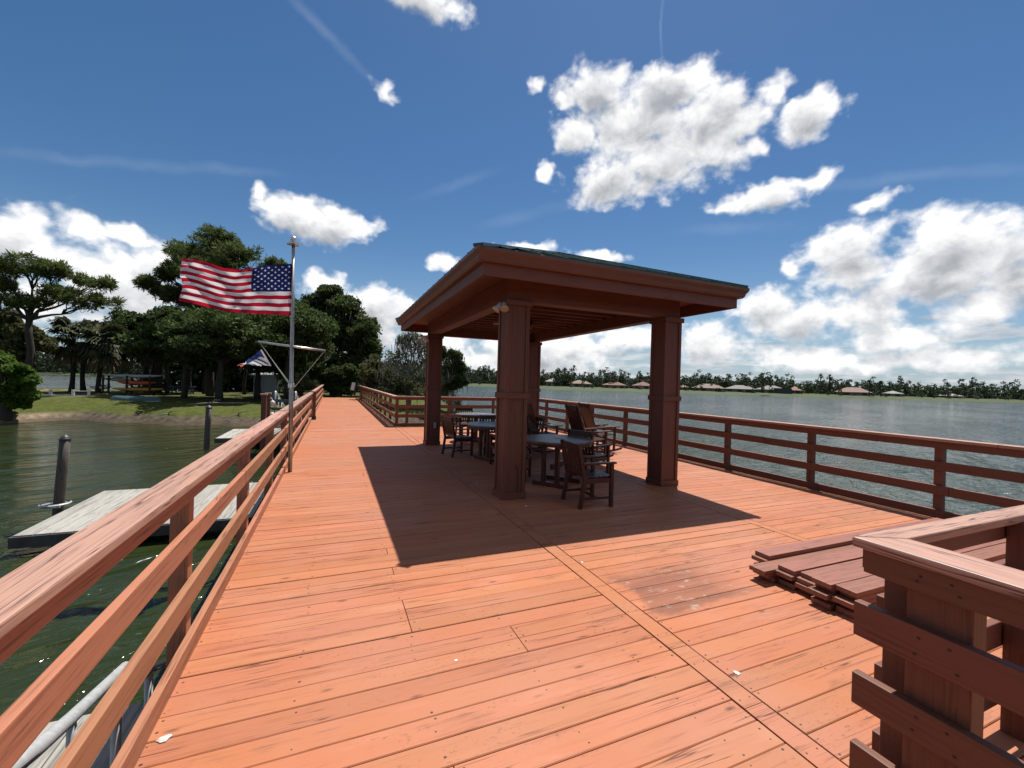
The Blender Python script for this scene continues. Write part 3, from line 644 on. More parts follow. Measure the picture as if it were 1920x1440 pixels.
# ------------------------------------------------------------------ houses across the lake
def house(label, az, rr_, w, dp, wall_h, roof_h, roofmat, tw=0, lanai=False, wing=None):
    w *= .88; wall_h *= .85; roof_h *= .88; rr_ += 4
    x, y = pol(az, rr_); z = .25; root = thing('house', label, 'house', (x,y,z), 0, 'houses across the lake')
    a = R(az); T = Matrix.Rotation(-a+R(tw),4,'Z'); T.translation = (x,y,z)
    def put(mb, name, mat, par=root):
        mb.v = [tuple(T @ Vector(v)) for v in mb.v]; return mb.build(name, mat, par)
    m_ = MB(); m_.box(-w/2,w/2,-dp/2,dp/2,-1,wall_h)
    if wing: m_.box(wing[0]-wing[1]/2, wing[0]+wing[1]/2, -dp/2-4, -dp/2-.01, -1, wall_h)
    put(m_, 'wall', M['wallpale'])
    def hip(m, cx, cy, w, d, h0, h1):
        o = .9; rl = max(w-d,0)/2+.01
        m.add([(cx-w/2-o,cy-d/2-o,h0),(cx+w/2+o,cy-d/2-o,h0),(cx+w/2+o,cy+d/2+o,h0),(cx-w/2-o,cy+d/2+o,h0),(cx-rl,cy,h1),(cx+rl,cy,h1),
               (cx-w/2-o,cy-d/2-o,h0-.3),(cx+w/2+o,cy-d/2-o,h0-.3),(cx+w/2+o,cy+d/2+o,h0-.3),(cx-w/2-o,cy+d/2+o,h0-.3)],
              [(0,1,5,4),(1,2,5),(2,3,4,5),(3,0,4),(6,7,1,0),(7,8,2,1),(8,9,3,2),(9,6,0,3),(9,8,7,6)])
    m_ = MB(); hip(m_, 0, 0, w, dp, wall_h, wall_h+roof_h)
    if wing: hip(m_, wing[0], -dp/2-1, wing[1], 6.5, wall_h-.05, wall_h+roof_h*.72)
    put(m_, 'roof', M[roofmat])
    n = max(2,int(w/4)); yy = -dp/2-.03
    for i in range(n):
        cx = -w/2+w*(i+.5)/n
        if wing and abs(cx-wing[0]) < wing[1]/2+.8: continue
        m_ = MB(); m_.box(cx-1.1,cx+1.1,yy,yy+.02,.1,2.1); put(m_, 'window', M['walldark'])
    if wing: m_ = MB(); m_.box(wing[0]-1.6,wing[0]+1.6,-dp/2-4.03,-dp/2-4.01,.1,2.1); put(m_, 'window', M['walldark'])
    if lanai: m_ = MB(); m_.box(w*.1,w*.1+lanai,-dp/2-4,-dp/2-.05,-.6,2.9); put(m_, 'screen_porch', M['walldark'])
house('pale gabled house half hidden by trees, left end of the far row', 28.2, 280, 9, 8, 3.6, 2.8, 'roof_white')
house('tan roofed house among dark trees, left of the red roofs', 31.7, 268, 11, 9, 2.6, 2.6, 'roof_tan', 12, wing=(3,4.5))
house('low wide house with a dull red roof, left of two red roofs', 36.3, 272, 15.5, 10, 2.2, 2.5, 'roof_red')
house('house with brighter red hip roof, right of two red roofs', 39.9, 280, 12.5, 11, 2.4, 3.0, 'roof_red', -8)
house('small tan house just right of the pavilion corner post', 44.6, 288, 7, 8, 2.2, 2.0, 'roof_tan')
house('long tan tiled house with a projecting wing', 47.5, 284, 19, 11, 2.1, 2.9, 'roof_tan', wing=(5.5,6))
house('grey tiled house with two roof ends, next to the long tan one', 50.9, 290, 17, 11, 2.1, 2.6, 'roof_grey', wing=(5,5.5))
house('pale grey tiled house with dark screened porch at its side', 54.1, 300, 17, 11, 2.3, 2.8, 'roof_grey', 0, 9)
house('small house with an orange tiled roof beside tall palms', 56.4, 305, 6.5, 9, 2.3, 2.8, 'roof_orange')
house('long house with a pink tiled roof behind shore palms', 61.5, 322, 18, 10, 2.2, 3.2, 'roof_pink', wing=(-3,6))
house('low pale roofed house, right end of the far row', 64.6, 345, 10, 9, 2.0, 2.0, 'roof_white')
house('tiny white roof glimpsed in trees near the right edge of the lake', 68.6, 380, 12, 9, 1.6, 1.6, 'roof_white')
house('tan roofed house across the water behind the cypress', -23.9, 400, 13, 10, 2.4, 3.6, 'roof_tan')

def far_palm(label, az, r, h, rad):
    x,y = pol(az,r); root = thing('far_palm', label, 'palm tree', (x,y,.1), 0, 'palms on the far shore')
    m_ = MB(); m_.tube([(x,y,.1),(x+.1,y,h*.5),(x,y,h)], [.3,.24,.22], 6); m_.build('trunk', M['bark'], root)
    V = []; c = np.array([x,y,h])
    for i in range(26):
        el = R(rng.uniform(-50,80)); a = rng.random()*6.28; d = np.array([math.cos(a)*math.cos(el),math.sin(a)*math.cos(el),math.sin(el)])
        s_ = np.cross(d,UPV); s_ /= np.linalg.norm(s_)+1e-6; s_ *= .45; e1 = c+d*rad*.6; e2 = c+d*rad-UPV*rad*.3
        V += [[c-s_*.3,c+s_*.3,e1+s_,e1-s_],[e1-s_,e1+s_,e2+s_*.2,e2-s_*.2]]
    V = np.array(V).reshape(-1,3); fastmesh('crown', V, np.arange(len(V)).reshape(-1,4), M['leaf_far'], root)
far_palm('palm against the sky, left of two above the dark clump', 58.7, 330, 11.5, 2.6)
far_palm('palm against the sky, right of two above the dark clump', 59.5, 330, 11.0, 2.6)
far_palm('palm in front of the grey roofed house with the porch', 53.4, 270, 7.0, 2.6)
far_palm('dark palm above the tan roofed house at left', 31.0, 290, 13.0, 3.0)
far_palm('palm in front of the pink roofed house', 62.8, 310, 7.5, 2.6)
far_palm('palm standing between the pink and the pale low roof', 63.7, 322, 7.5, 2.4)

# ------------------------------------------------------------------ the deck
def deck():
    mb = MB(); G1, G2 = 1.945, 4.665
    def boards(x0, x1, y0, y1, seed, nails=True, joints=None):
        rs = random.Random(seed); y = y0
        while y < y1:
            w = .14; gap = rs.choice([.0015,.002,.0025,.003,.004,.006,.009]); top = rs.uniform(-.0015,.0015)
            cuts = [x0, x1]
            if x1-x0 > 2.4 and rs.random() < .35 and joints: cuts = [x0, x0+(x1-x0)*rs.choice(joints), x1]
            for a, b in zip(cuts[:-1], cuts[1:]):
                r_ = rs.random(); e = .0015
                a2 = a+(e if a>x0 else rs.uniform(0,.004)); b2 = b-(e if b<x1 else rs.uniform(0,.004)); y2 = y+w
                c = .004; zt = top
                vs = [(a2,y,-.04),(b2,y,-.04),(b2,y2,-.04),(a2,y2,-.04),(a2,y,zt-c),(b2,y,zt-c),(b2,y2,zt-c),(a2,y2,zt-c),
                      (a2+c*.4,y+c,zt),(b2-c*.4,y+c,zt),(b2-c*.4,y2-c,zt),(a2+c*.4,y2-c,zt)]
                mb.add(vs, [(0,3,2,1),(0,1,5,4),(1,2,6,5),(2,3,7,6),(3,0,4,7),(4,5,9,8),(5,6,10,9),(6,7,11,10),(7,4,8,11),(8,9,10,11)], r_)
                if nails and y < 7:
                    xs = [a2+.035] + [x0+.6*k+rs.uniform(-.012,.012) for k in range(1,6) if a2+.2 < x0+.6*k < b2-.2] + [b2-.035]
                    for xn in xs:
                        for yn in (y+.03, y+.11):
                            if rs.random() < .38: continue
                            q = rs.uniform(.0032,.0066); xx, yy = xn+rs.uniform(-.014,.014), yn+rs.uniform(-.016,.016)
                            mb.add([(xx+q*math.cos(t)*1.2, yy+q*math.sin(t), zt+.0006) for t in [i*math.pi/3 for i in range(6)]], [tuple(range(6))], .5, 1)
            y += w+gap
    boards(-.72, G1-.006, -1.6, 37.0, 1, joints=[.46,.69])
    boards(2.075+.004, G2-.004, -1.6, 14.92, 2)
    boards(4.785+.004, 7.34, -1.6, 14.92, 3, joints=[.48])
    boards(-.72, G1-.006, -4.4, -1.73, 11); boards(2.079, G2-.004, -4.4, -1.73, 12); boards(4.789, 7.34, -4.4, -1.73, 13)
    # long border boards between the fields
    for x0, x1, s_ in ((G1,2.075,4),(G2,4.785,5)):
        rs = random.Random(s_); y = -4.4
        while y < 14.9:
            L = min(rs.uniform(2.6,3.7), 14.93-y); dz = rs.uniform(-.001,.001); mb.box(x0+.003,x1-.003,y+.001,y+L-.002,-.04,dz)
            for k in range(int(L/.3)):
                yy = y+.05+k*.3
                for xx in (x0+.03,x1-.03):
                    if yy < 7: mb.add([(xx+.005*math.cos(t),yy+.005*math.sin(t),dz+.0006) for t in [i*math.pi/3 for i in range(6)]],[tuple(range(6))],.5,1)
            y += L
    # joists and rim under the boards
    for xx in (-.70,-.1,.5,1.1,1.7): mb.box(xx,xx+.05,-4.4,37,-.30,-.042)
    for xx in (2.0,2.7,3.3,3.9,4.72,5.3,5.9,6.5,7.27): mb.box(xx-.02,xx+.03,-4.4,14.9,-.30,-.042)
    mb.box(1.9,7.3,14.9,14.94,-.3,-.042); mb.box(-.72,1.93,36.96,37.0,-.5,-.042)
    o = mb.build('deck', [M['deck'], M['nail']]); tag(o, kind='structure')
deck()
# piles under the walkway edge
pl = MB(); pl.tube([(0,0,-2.6),(0,0,-.31)], .13, 12)
p0 = pl.build('deck_pile', M['pile'], smooth=True); p0.location = (-.60,1.6,0)
tag(p0, 'round timber pile under the left walkway edge, nearest the camera', 'pile', 'piles under the walkway edge')
for i, (y, lb) in enumerate(((4.9,'round timber pile under the left edge, before the flagpole'),(8.3,'round timber pile under the walkway at the foot of the flagpole'),(11.7,'round timber pile under the walkway where the long dock meets it'))):
    q = p0.copy(); COL.objects.link(q); q.location = (-.60,y,0); q['label'] = lb

# ------------------------------------------------------------------ railings
def railing(label, p0, p1, inner, posts, cap=(-.11,.04), ends=(0,0), rails=((.62,.74),(.30,.42),(-.012,.105)), capz=(1.0,1.038), sub=(.905,.998), joint=3.4, seed=0, post_t=(-.131,-.0405), capgap=True, post_base=-.35, paint='pav'):  # default pav tone is darker than rail, standing in for shade
    """p0->p1 along the inner rail face, inner = unit normal towards the deck"""
    rs = random.Random(seed); p0, p1, nrm = Vector((*p0,0)), Vector((*p1,0)), Vector((*inner,0)); u = (p1-p0); L = u.length; u.normalize()
    ax = 'y' if abs(u.y) > abs(u.x) else 'x'
    root = thing('railing', label, 'railing', (p0.x,p0.y,0), 0, 'wooden railings of the boardwalk')
    def blk(mb, s0, s1, t0, t1, z0, z1):
        vs = []
        for z in (z0,z1):
            for s_, t in ((s0,t0),(s1,t0),(s1,t1),(s0,t1)): q = p0+u*s_+nrm*t; vs.append((q.x,q.y,z))
        fs = [(0,3,2,1),(4,5,6,7),(0,1,5,4),(1,2,6,5),(2,3,7,6),(3,0,4,7)]
        if (u.cross(nrm)).z < 0: fs = [tuple(reversed(f_)) for f_ in fs]
        mb.add(vs, fs)
    def runs(a, b, off):
        c = [a]; s_ = a+joint*off
        while s_ < b-.6: c.append(s_); s_ += joint*rs.uniform(.9,1.1)
        return list(zip(c, c[1:]+[b]))
    mb = MB()
    for a, b in runs(-ends[0], L+ends[1], .55): j = rs.uniform(-.002,.002); blk(mb, a+.001, b-.002, cap[0]+j, cap[1]+j, capz[0]+j*.5, capz[1]+j*.5)
    mb.build('top_rail', M['cap_'+ax], root, bevel=.006)
    for i, (z0, z1) in enumerate((sub,)+tuple(rails)):
        mb = MB()
        for a, b in runs(0, L, rs.uniform(.3,.9)): j = rs.uniform(-.003,.003); blk(mb, a+.001, b-.002, -.04+j, j, z0+j, z1+j)
        for s_ in posts:
            for zz in (z0+.03, z1-.03):
                c_ = p0+u*(s_+rs.uniform(-.02,.02))+nrm*.0042; zz += rs.uniform(-.01,.01)
                mb.add([(c_.x+u.x*.0055*math.cos(t), c_.y+u.y*.0055*math.cos(t), zz+.0055*math.sin(t)) for t in [k*math.pi/3 for k in range(6)]], [tuple(range(6))], .5, 1)
        mb.build('rail', [M[paint+'_'+ax], M['nail']], root, bevel=.004)
    for s_ in posts:
        mb = MB(); blk(mb, s_-.045, s_+.045, post_t[0], post_t[1], post_base, .996); mb.build('post', M[paint+'_z'], root, bevel=.004)
    return root
railing('long railing along the left walkway edge from the camera past the flagpole', (-.70,-4.3), (-.70,17.3), (1,0), [.05,1.6,3.2,5.05]+[7.30+1.85*k for k in range(8)], seed=1, paint='rail')
railing('left walkway railing beyond the side landing, running to the shore', (-.70,18.75), (-.70,36.6), (1,0), [.06+1.98*k for k in range(10)], seed=2, paint='rail')
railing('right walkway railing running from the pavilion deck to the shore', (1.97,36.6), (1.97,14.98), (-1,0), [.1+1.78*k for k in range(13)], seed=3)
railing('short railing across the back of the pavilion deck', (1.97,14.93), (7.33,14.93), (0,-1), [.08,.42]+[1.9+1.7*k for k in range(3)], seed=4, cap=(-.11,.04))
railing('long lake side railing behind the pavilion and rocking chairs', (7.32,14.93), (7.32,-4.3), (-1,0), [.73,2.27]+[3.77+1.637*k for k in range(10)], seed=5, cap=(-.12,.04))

# near corner railing round the stack of lumber
root = thing('railing', 'mitred corner of a railing in shade at the right front, weathered cap on top', 'railing', (1.9,1.0,0), 0, 'wooden railings of the boardwalk')
mb = MB(); mb.prism([(1.862,1.0),(1.862,-4.3),(2.052,-4.3),(2.052,.908)], 1.01, 1.048); mb.build('top_rail', M['cap_y'], root, bevel=.006)
mb = MB(); mb.prism([(1.866,1.002),(2.055,.910),(7.2,.910),(7.2,1.002)], 1.01, 1.048); mb.build('top_rail', M['cap_x'], root, bevel=.006)
for z0, z1 in ((.918,1.008),(.665,.795),(.40,.52),(.12,.25)):
    mb = MB(); mb.box(1.888,1.926,-4.3,.972 if z0 > .9 else 1.0,z0,z1)
    for yy, zz in ((.81,z0+.035),(.72,z1-.03),(.80,z1-.035),(.70,z0+.03)): mb.add([(1.8868,yy+.006*math.cos(t),zz+.005*math.sin(t)) for t in [k*math.pi/3 for k in range(6)]], [tuple(range(6))], .5, 1)
    mb.build('rail', [M['pav_y'], M['nail']], root, bevel=.004)  # corner rails and posts take the darker tone too, as painted shade
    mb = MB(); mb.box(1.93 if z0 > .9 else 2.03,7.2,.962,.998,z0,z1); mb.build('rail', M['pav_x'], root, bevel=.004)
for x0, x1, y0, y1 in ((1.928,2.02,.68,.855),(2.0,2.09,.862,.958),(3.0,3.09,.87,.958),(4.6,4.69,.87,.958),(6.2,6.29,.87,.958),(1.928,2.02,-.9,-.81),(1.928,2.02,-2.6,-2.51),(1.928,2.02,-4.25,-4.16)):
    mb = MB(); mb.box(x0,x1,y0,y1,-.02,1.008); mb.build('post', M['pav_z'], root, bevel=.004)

# ------------------------------------------------------------------ stack of lumber
k = 0
def plank(label, x0, y0, L, z0, w=.14, h=.036, rot=0.0):
    mb = MB(); mb.box(0,L,0,w,0,h); o = mb.build('lumber_plank', M['lumber_x'], bevel=.003); o.location = (x0,y0,z0); o.rotation_euler = (0,0,rot)
    tag(o, label, 'plank', 'planks stacked on the deck')
LH = .0375
rows = [(1.80,5,3.44),(1.95,5,3.40),(2.10,4,3.50),(2.25,4,3.46),(2.40,3,3.42),(2.545,4,3.56)]
for r_, (y, nl, xe) in enumerate(rows):
    for l in range(nl):
        top = l == nl-1
        xo = xe+[.0,.06,-.04,.05,.0][l]*(0 if top else 1)-(.12 if (r_,l) in ((2,1),(4,1),(4,2)) else 0)
        side = ['row nearest the corner railing','second row from the corner railing','third row from the corner railing','third row from the far side','second row from the far side','far side row'][r_]
        lay = 'top' if top else ['bottom','second lowest','third lowest','fourth lowest'][l]
        plank('%s stained plank in the %s of the stack' % (lay, side), xo, y+random.uniform(-.006,.006), 2.9+random.uniform(-.15,.2), .003+l*LH, rot=random.uniform(-.004,.004))

# ------------------------------------------------------------------ pavilion
pv = thing('pavilion', 'open red brown picnic pavilion with four square posts and green metal hip roof', 'pavilion', (3.7,8.1,0))
PX0, PX1, PY0, PY1 = 2.16, 5.25, 5.37, 10.85
def pav_post(x0, y0, w=.34):
    x1, y1 = x0+w, y0+w; i = .018
    mb = MB(); mb.box(x0+i,x1-i,y0+i,y1-i,.002,2.735)
    po = mb.build('post', M['pav_z'], pv)
    mb = MB(); t = .055
    for cx, cy in ((x0,y0),(x1-t,y0),(x0,y1-t),(x1-t,y1-t)): mb.box(cx,cx+t,cy,cy+t,.09,2.66)
    mb.build('corner_board', M['pav_z'], po, bevel=.003)
    mb = MB(); e = .017; mb.box(x0-e,x1+e,y0-e,y1+e,1.385,1.465); mb.build('band', M['pav_x'], po, bevel=.004)
    mb = MB(); e = .013; mb.box(x0-e,x1+e,y0-e,y1+e,.001,.088); mb.build('base_trim', M['pav_x'], po, bevel=.004)
    mb = MB(); e = .025; mb.box(x0-e,x1+e,y0-e,y1+e,2.662,2.738); mb.build('cap_trim', M['pav_x'], po, bevel=.004)
    return po
fp = pav_post(PX0,PY0); pav_post(PX1-.34,PY0); bp = pav_post(PX0,PY1-.34); pav_post(PX1-.34,PY1-.34)
mb = MB(); mb.box(PX0+.20,PX0+.27,PY0-.005,PY0+.015,.42,.47); mb.tube([(PX0+.235,PY0+.004,.02),(PX0+.235,PY0+.004,.42)],.009,8); mb.build('conduit', M['pav_x'], fp)
mb = MB(); mb.box(PX0+.17,PX0+.23,PY1-.375,PY1-.33,.42,.56); mb.build('outlet_box', M['greybox'], bp, bevel=.004)
# beams
mb = MB(); mb.box(PX0+.02,PX1-.02,PY0+.03,PY0+.23,2.74,3.06); mb.build('beam', M['pav_x'], pv, bevel=.004)
mb = MB(); mb.box(PX0+.02,PX1-.02,PY1-.23,PY1-.03,2.74,3.06); mb.build('beam', M['pav_x'], pv, bevel=.004)
mb = MB(); mb.box(PX0+.03,PX0+.23,PY0+.235,PY1-.235,2.742,3.058); mb.build('beam', M['pav_y'], pv, bevel=.004)
mb = MB(); mb.box(PX1-.23,PX1-.03,PY0+.235,PY1-.235,2.742,3.058); mb.build('beam', M['pav_y'], pv, bevel=.004)
# ceiling joists
for i in range(14):
    y = PY0+.42+i*.36; mb = MB(); mb.box(PX0+.24,PX1-.24,y,y+.045,2.93,3.055); mb.build('joist', M['pav_x'], pv)
# roof
FX0, FX1, FY0, FY1 = 1.60, 5.80, 4.80, 11.42
PIT = math.tan(R(20.2)); e = .10; EZ = 3.165
ex0, ex1, ey0, ey1 = FX0-e, FX1+e, FY0-e, FY1+e; hw = (ex1-ex0)/2; cx = (ex0+ex1)/2; RZ = EZ+hw*PIT
mb = MB(); th = .03
def slab(q):
    n = len(q); mb.add([*q]+[(p[0],p[1],p[2]-th) for p in q], [tuple(range(n)), tuple(range(2*n-1,n-1,-1))]+[(i,n+i,n+(i+1)%n,(i+1)%n) for i in range(n)])
A, B, Cc, D = (ex0,ey0,EZ),(ex1,ey0,EZ),(ex1,ey1,EZ),(ex0,ey1,EZ); E1, E2 = (cx,ey0+hw,RZ),(cx,ey1-hw,RZ)
slab([A,B,E1]); slab([B,Cc,E2,E1]); slab([Cc,D,E2]); slab([D,A,E1,E2])
roof = mb.build('roof', M['roof'], pv)
mb = MB()
for i in range(1,11):
    x = ex0+(ex1-ex0)*i/11; dd = min(x-ex0, ex1-x)
    for ya, sg in ((ey0,1),(ey1,-1)): mb.beam((x,ya,EZ+.015),(x,ya+sg*dd,EZ+dd*PIT+.015),.022,.045)
for i in range(1,17):
    y = ey0+(ey1-ey0)*i/17; dd = min(hw, y-ey0, ey1-y)
    for xa, sg in ((ex0,1),(ex1,-1)): mb.beam((xa,y,EZ+.015),(xa+sg*dd,y,EZ+dd*PIT+.015),.022,.045)
mb.build('roof_seam', M['roof'], roof)
mb = MB()
for a_, b_ in ((A,E1),(B,E1),(Cc,E2),(D,E2),(E1,E2)): mb.beam((a_[0],a_[1],a_[2]+.022),(b_[0],b_[1],b_[2]+.022),.13,.035)
mb.build('ridge_cap', M['roof'], roof)
mb = MB(); mb.box(FX0,FX1,FY0,FY1,3.064,3.085); mb.build('ceiling_panel', M['pav_y'], pv)
mb = MB()
for x0,x1,y0,y1 in ((FX0,FX1,FY0,FY0+.04),(FX0,FX1,FY1-.04,FY1),(FX0,FX0+.04,FY0+.041,FY1-.041),(FX1-.04,FX1,FY0+.041,FY1-.041)): mb.box(x0,x1,y0,y1,2.872,3.062)
mb.build('fascia', M['pav_x'], pv, bevel=.003)
prof = [(.002,3.02),(.055,3.022),(.075,3.045),(.085,3.085),(.118,3.135),(.118,3.178),(.104,3.178),(.104,3.15),(.002,3.15)]
vs = []; n = len(prof)
for sx_, sy_ in ((-1,-1),(1,-1),(1,1),(-1,1)):
    for d_, z_ in prof: vs.append(((FX0-d_) if sx_ < 0 else (FX1+d_), (FY0-d_) if sy_ < 0 else (FY1+d_), z_))
fs = []
for s_ in range(4):
    for k in range(n): a0, b0 = s_*n+k, s_*n+(k+1)%n; c0, d0 = ((s_+1)%4)*n+(k+1)%n, ((s_+1)%4)*n+k; fs.append((a0,d0,c0,b0))
mb = MB(); mb.add(vs, fs); mb.build('gutter', M['gutter'], pv)

# ceiling fan
fan = thing('ceiling_fan', 'brown ceiling fan hanging under the pavilion roof', 'ceiling fan', (3.7,8.1,2.78))
mb = MB(); mb.tube([(3.7,8.1,2.93),(3.7,8.1,3.05)],.02,8); mb.build('down_rod', M['black'], fan)
mb = MB(); mb.lathe([(0,2.74),(.09,2.75),(.12,2.80),(.12,2.88),(.07,2.93),(0,2.935)],(3.7,8.1,0),20); mb.build('motor', M['black'], fan, smooth=True)
for i in range(5):
    t = R(20+72*i); d = Vector((math.cos(t),math.sin(t),0)); p = Vector((3.7,8.1,2.82)); sd_ = Vector((-d.y,d.x,.18)).normalized()
    mb = MB(); a_ = p+d*.12; b_ = p+d*.70
    vs = [a_-sd_*.045,a_+sd_*.045,b_+sd_*.075,b_-sd_*.075]; nn = d.cross(sd_)*.006
    mb.add([v+nn for v in vs]+[v-nn for v in vs],[(0,1,2,3),(7,6,5,4),(0,4,5,1),(1,5,6,2),(2,6,7,3),(3,7,4,0)]); mb.build('blade', M['lumber_x'], fan)

# flood lights
def flood(label, x, y, z, heads):
    fl = thing('flood_light', label, 'flood light', (x,y,z), 0, 'flood lights on the pavilion posts')
    mb = MB(); mb.box(x-.02,x+.012,y-.045,y+.045,z-.03,z+.06)
    for dx,dy,dz in heads: mb.tube([(x-.01,y,z+.02),(x+dx*.07,y+dy*.07,z+.03)],.014,8)
    mb.build('bracket', M['black'], fl)
    for dx,dy,dz in heads:
        d = Vector((dx,dy,dz)).normalized(); q = d.to_track_quat('Z','Y').to_matrix(); c = Vector((x+dx*.07,y+dy*.07,z+.03))
        mb = MB(); mb.lathe([(.0,-.02),(.026,-.018),(.030,.02),(.036,.05),(.052,.085),(.056,.11),(.050,.11)], c, 18, q); h_ = mb.build('lamp_head', M['lamp'], fl, smooth=True)
        mb = MB(); mb.lathe([(.0495,.106),(.03,.112),(0,.114)], c, 18, q); mb.build('lens', M['lens'], h_, smooth=True)
flood('twin headed white flood light at the top of the near pavilion post', PX0-.03, PY0+.06, 2.64, ((-.25,-.75,-1.0),(-.75,.15,-1.0)))
flood('twin headed flood light at the top of the far left pavilion post', PX0-.03, PY1-.30, 2.64, ((-.3,-.6,-1.0),(-.9,.3,.15)))

# ------------------------------------------------------------------ furniture
def armchair(label):
    t = thing('armchair', label, 'armchair', (0,0,0), 0, 'wooden armchairs at the round tables')   # faces +x
    W, Dp = .52, .46
    for sy in (-1,1):
        mb = MB(); mb.beam((Dp/2-.025,sy*(W/2-.025),.001),(Dp/2-.025,sy*(W/2-.025),.63),.045,.045); mb.build('leg', M['teak_z'], t, bevel=.003)
        mb = MB(); mb.beam((-Dp/2-.03,sy*(W/2-.025),.001),(-Dp/2+.03,sy*(W/2-.025),.42),.045,.045); mb.beam((-Dp/2+.03,sy*(W/2-.025),.41),(-Dp/2-.07,sy*(W/2-.025),.93),.045,.04); mb.build('leg', M['teak_z'], t, bevel=.003)
        mb = MB(); mb.beam((-Dp/2-.01,sy*(W/2-.02),.645),(Dp/2+.03,sy*(W/2-.02),.645),.06,.026); mb.build('armrest', M['teak_x'], t, bevel=.004)
    mb = MB()
    for i in range(6): x = -Dp/2+.06+i*.072; mb.box(x,x+.055,-W/2+.05,W/2-.05,.425,.445)
    mb.box(-Dp/2+.02,Dp/2-.05,-W/2+.012,-W/2+.045,.36,.424); mb.box(-Dp/2+.02,Dp/2-.05,W/2-.045,W/2-.012,.36,.424); mb.box(Dp/2-.045,Dp/2-.015,-W/2+.05,W/2-.05,.36,.424)
    mb.build('seat', M['teak_y'], t)
    mb = MB(); mb.beam((-Dp/2-.06,-W/2+.05,.875),(-Dp/2-.06,W/2-.05,.875),.03,.10); mb.beam((-Dp/2+.015,-W/2+.05,.50),(-Dp/2+.015,W/2-.05,.50),.028,.05)
    for i in range(6): y = -W/2+.10+i*(W-.20)/5; mb.beam((-Dp/2+.012,y,.52),(-Dp/2-.055,y,.83),.034,.014,(1,0,0))
    mb.build('backrest', M['teak_z'], t)
    mb = MB()
    for sy in (-1,1): mb.beam((-Dp/2,sy*(W/2-.025),.14),(Dp/2-.04,sy*(W/2-.025),.14),.022,.035)
    mb.beam((0,-W/2+.03,.14),(0,W/2-.03,.14),.022,.035); mb.build('stretcher', M['teak_x'], t)
    return t
a0 = armchair('armchair with slatted back standing alone in front, right of the near post'); a0.location = (3.24,4.92,0); a0.rotation_euler = (0,0,R(-2)); a0.scale = (1,1,.9)
for x, y, rz, lb in ((4.13,6.26,20,'armchair pushed to the right side of the near table, seen from behind'),
    (2.86,6.55,-35,'armchair half hidden behind the near post, left of the near table'),
    (2.55,9.0,12,'armchair at the left end of the second table, facing right'),
    (3.12,7.62,92,'armchair on the near side of the second table with its back to the camera'),
    (3.36,9.02,-95,'armchair behind the second table facing the camera'),
    (3.55,11.75,-92,'sunlit backed armchair behind the farthest round table'),
    (4.1,8.75,-150,'armchair at the right end of the second table')):
    dup(a0, (x,y,0), R(rz), lb)

def round_table(label):
    t = thing('round_table', label, 'table', (0,0,0), 0, 'round tables under the pavilion')
    r = .56; mb = MB(); n = 9; w = 2*r/n
    for i in range(n):
        y0, y1 = -r+i*w+.0015, -r+(i+1)*w-.0015; poly = []
        for y in np.linspace(y0,y1,6): poly.append((math.sqrt(max(0,(r-.002)**2-y*y)), y))
        for y in np.linspace(y1,y0,6): poly.append((-math.sqrt(max(0,(r-.002)**2-y*y)), y))
        if i == 4:
            mb.prism([(p if p[0] >= 0 else (.025,p[1])) for p in poly], .703, .73); mb.prism([(p if p[0] <= 0 else (-.025,p[1])) for p in poly], .703, .73)
        else: mb.prism(poly, .703, .73)
    mb.build('table_top', M['topslat'], t)
    mb = MB(); mb.lathe([(r-.015,.702),(r-.015,.655),(r-.045,.655),(r-.045,.702)], (0,0,0), 40); mb.build('apron', M['teak_x'], t)
    for sx_ in (-1,1):
        x = sx_*.24
        mb = MB(); mb.beam((x,-.30,.035),(x,.30,.035),.07,.066); tr = mb.build('foot', M['teak_y'], t, bevel=.006)
        for sy in (-1,1): mb = MB(); mb.beam((x,sy*.12,.069),(x,sy*.12,.66),.06,.06); mb.build('leg', M['teak_z'], t, bevel=.004)
        mb = MB(); mb.beam((x,-.40,.672),(x,.40,.672),.05,.05); mb.build('bearer', M['teak_y'], t)
    mb = MB(); mb.beam((-.21,0,.30),(.21,0,.30),.04,.09); mb.build('stretcher', M['teak_x'], t)
    return t
t0 = round_table('round slatted table in shade right of the near post, nearest the camera'); t0.location = (3.36,6.02,0); t0.rotation_euler = (0,0,R(35))
dup(t0, (3.12,8.36,0), R(20), 'round slatted table in shade behind the near post, middle of the three')
dup(t0, (3.6,11.02,0), R(50), 'round table standing in sun at the back, farthest of the three')

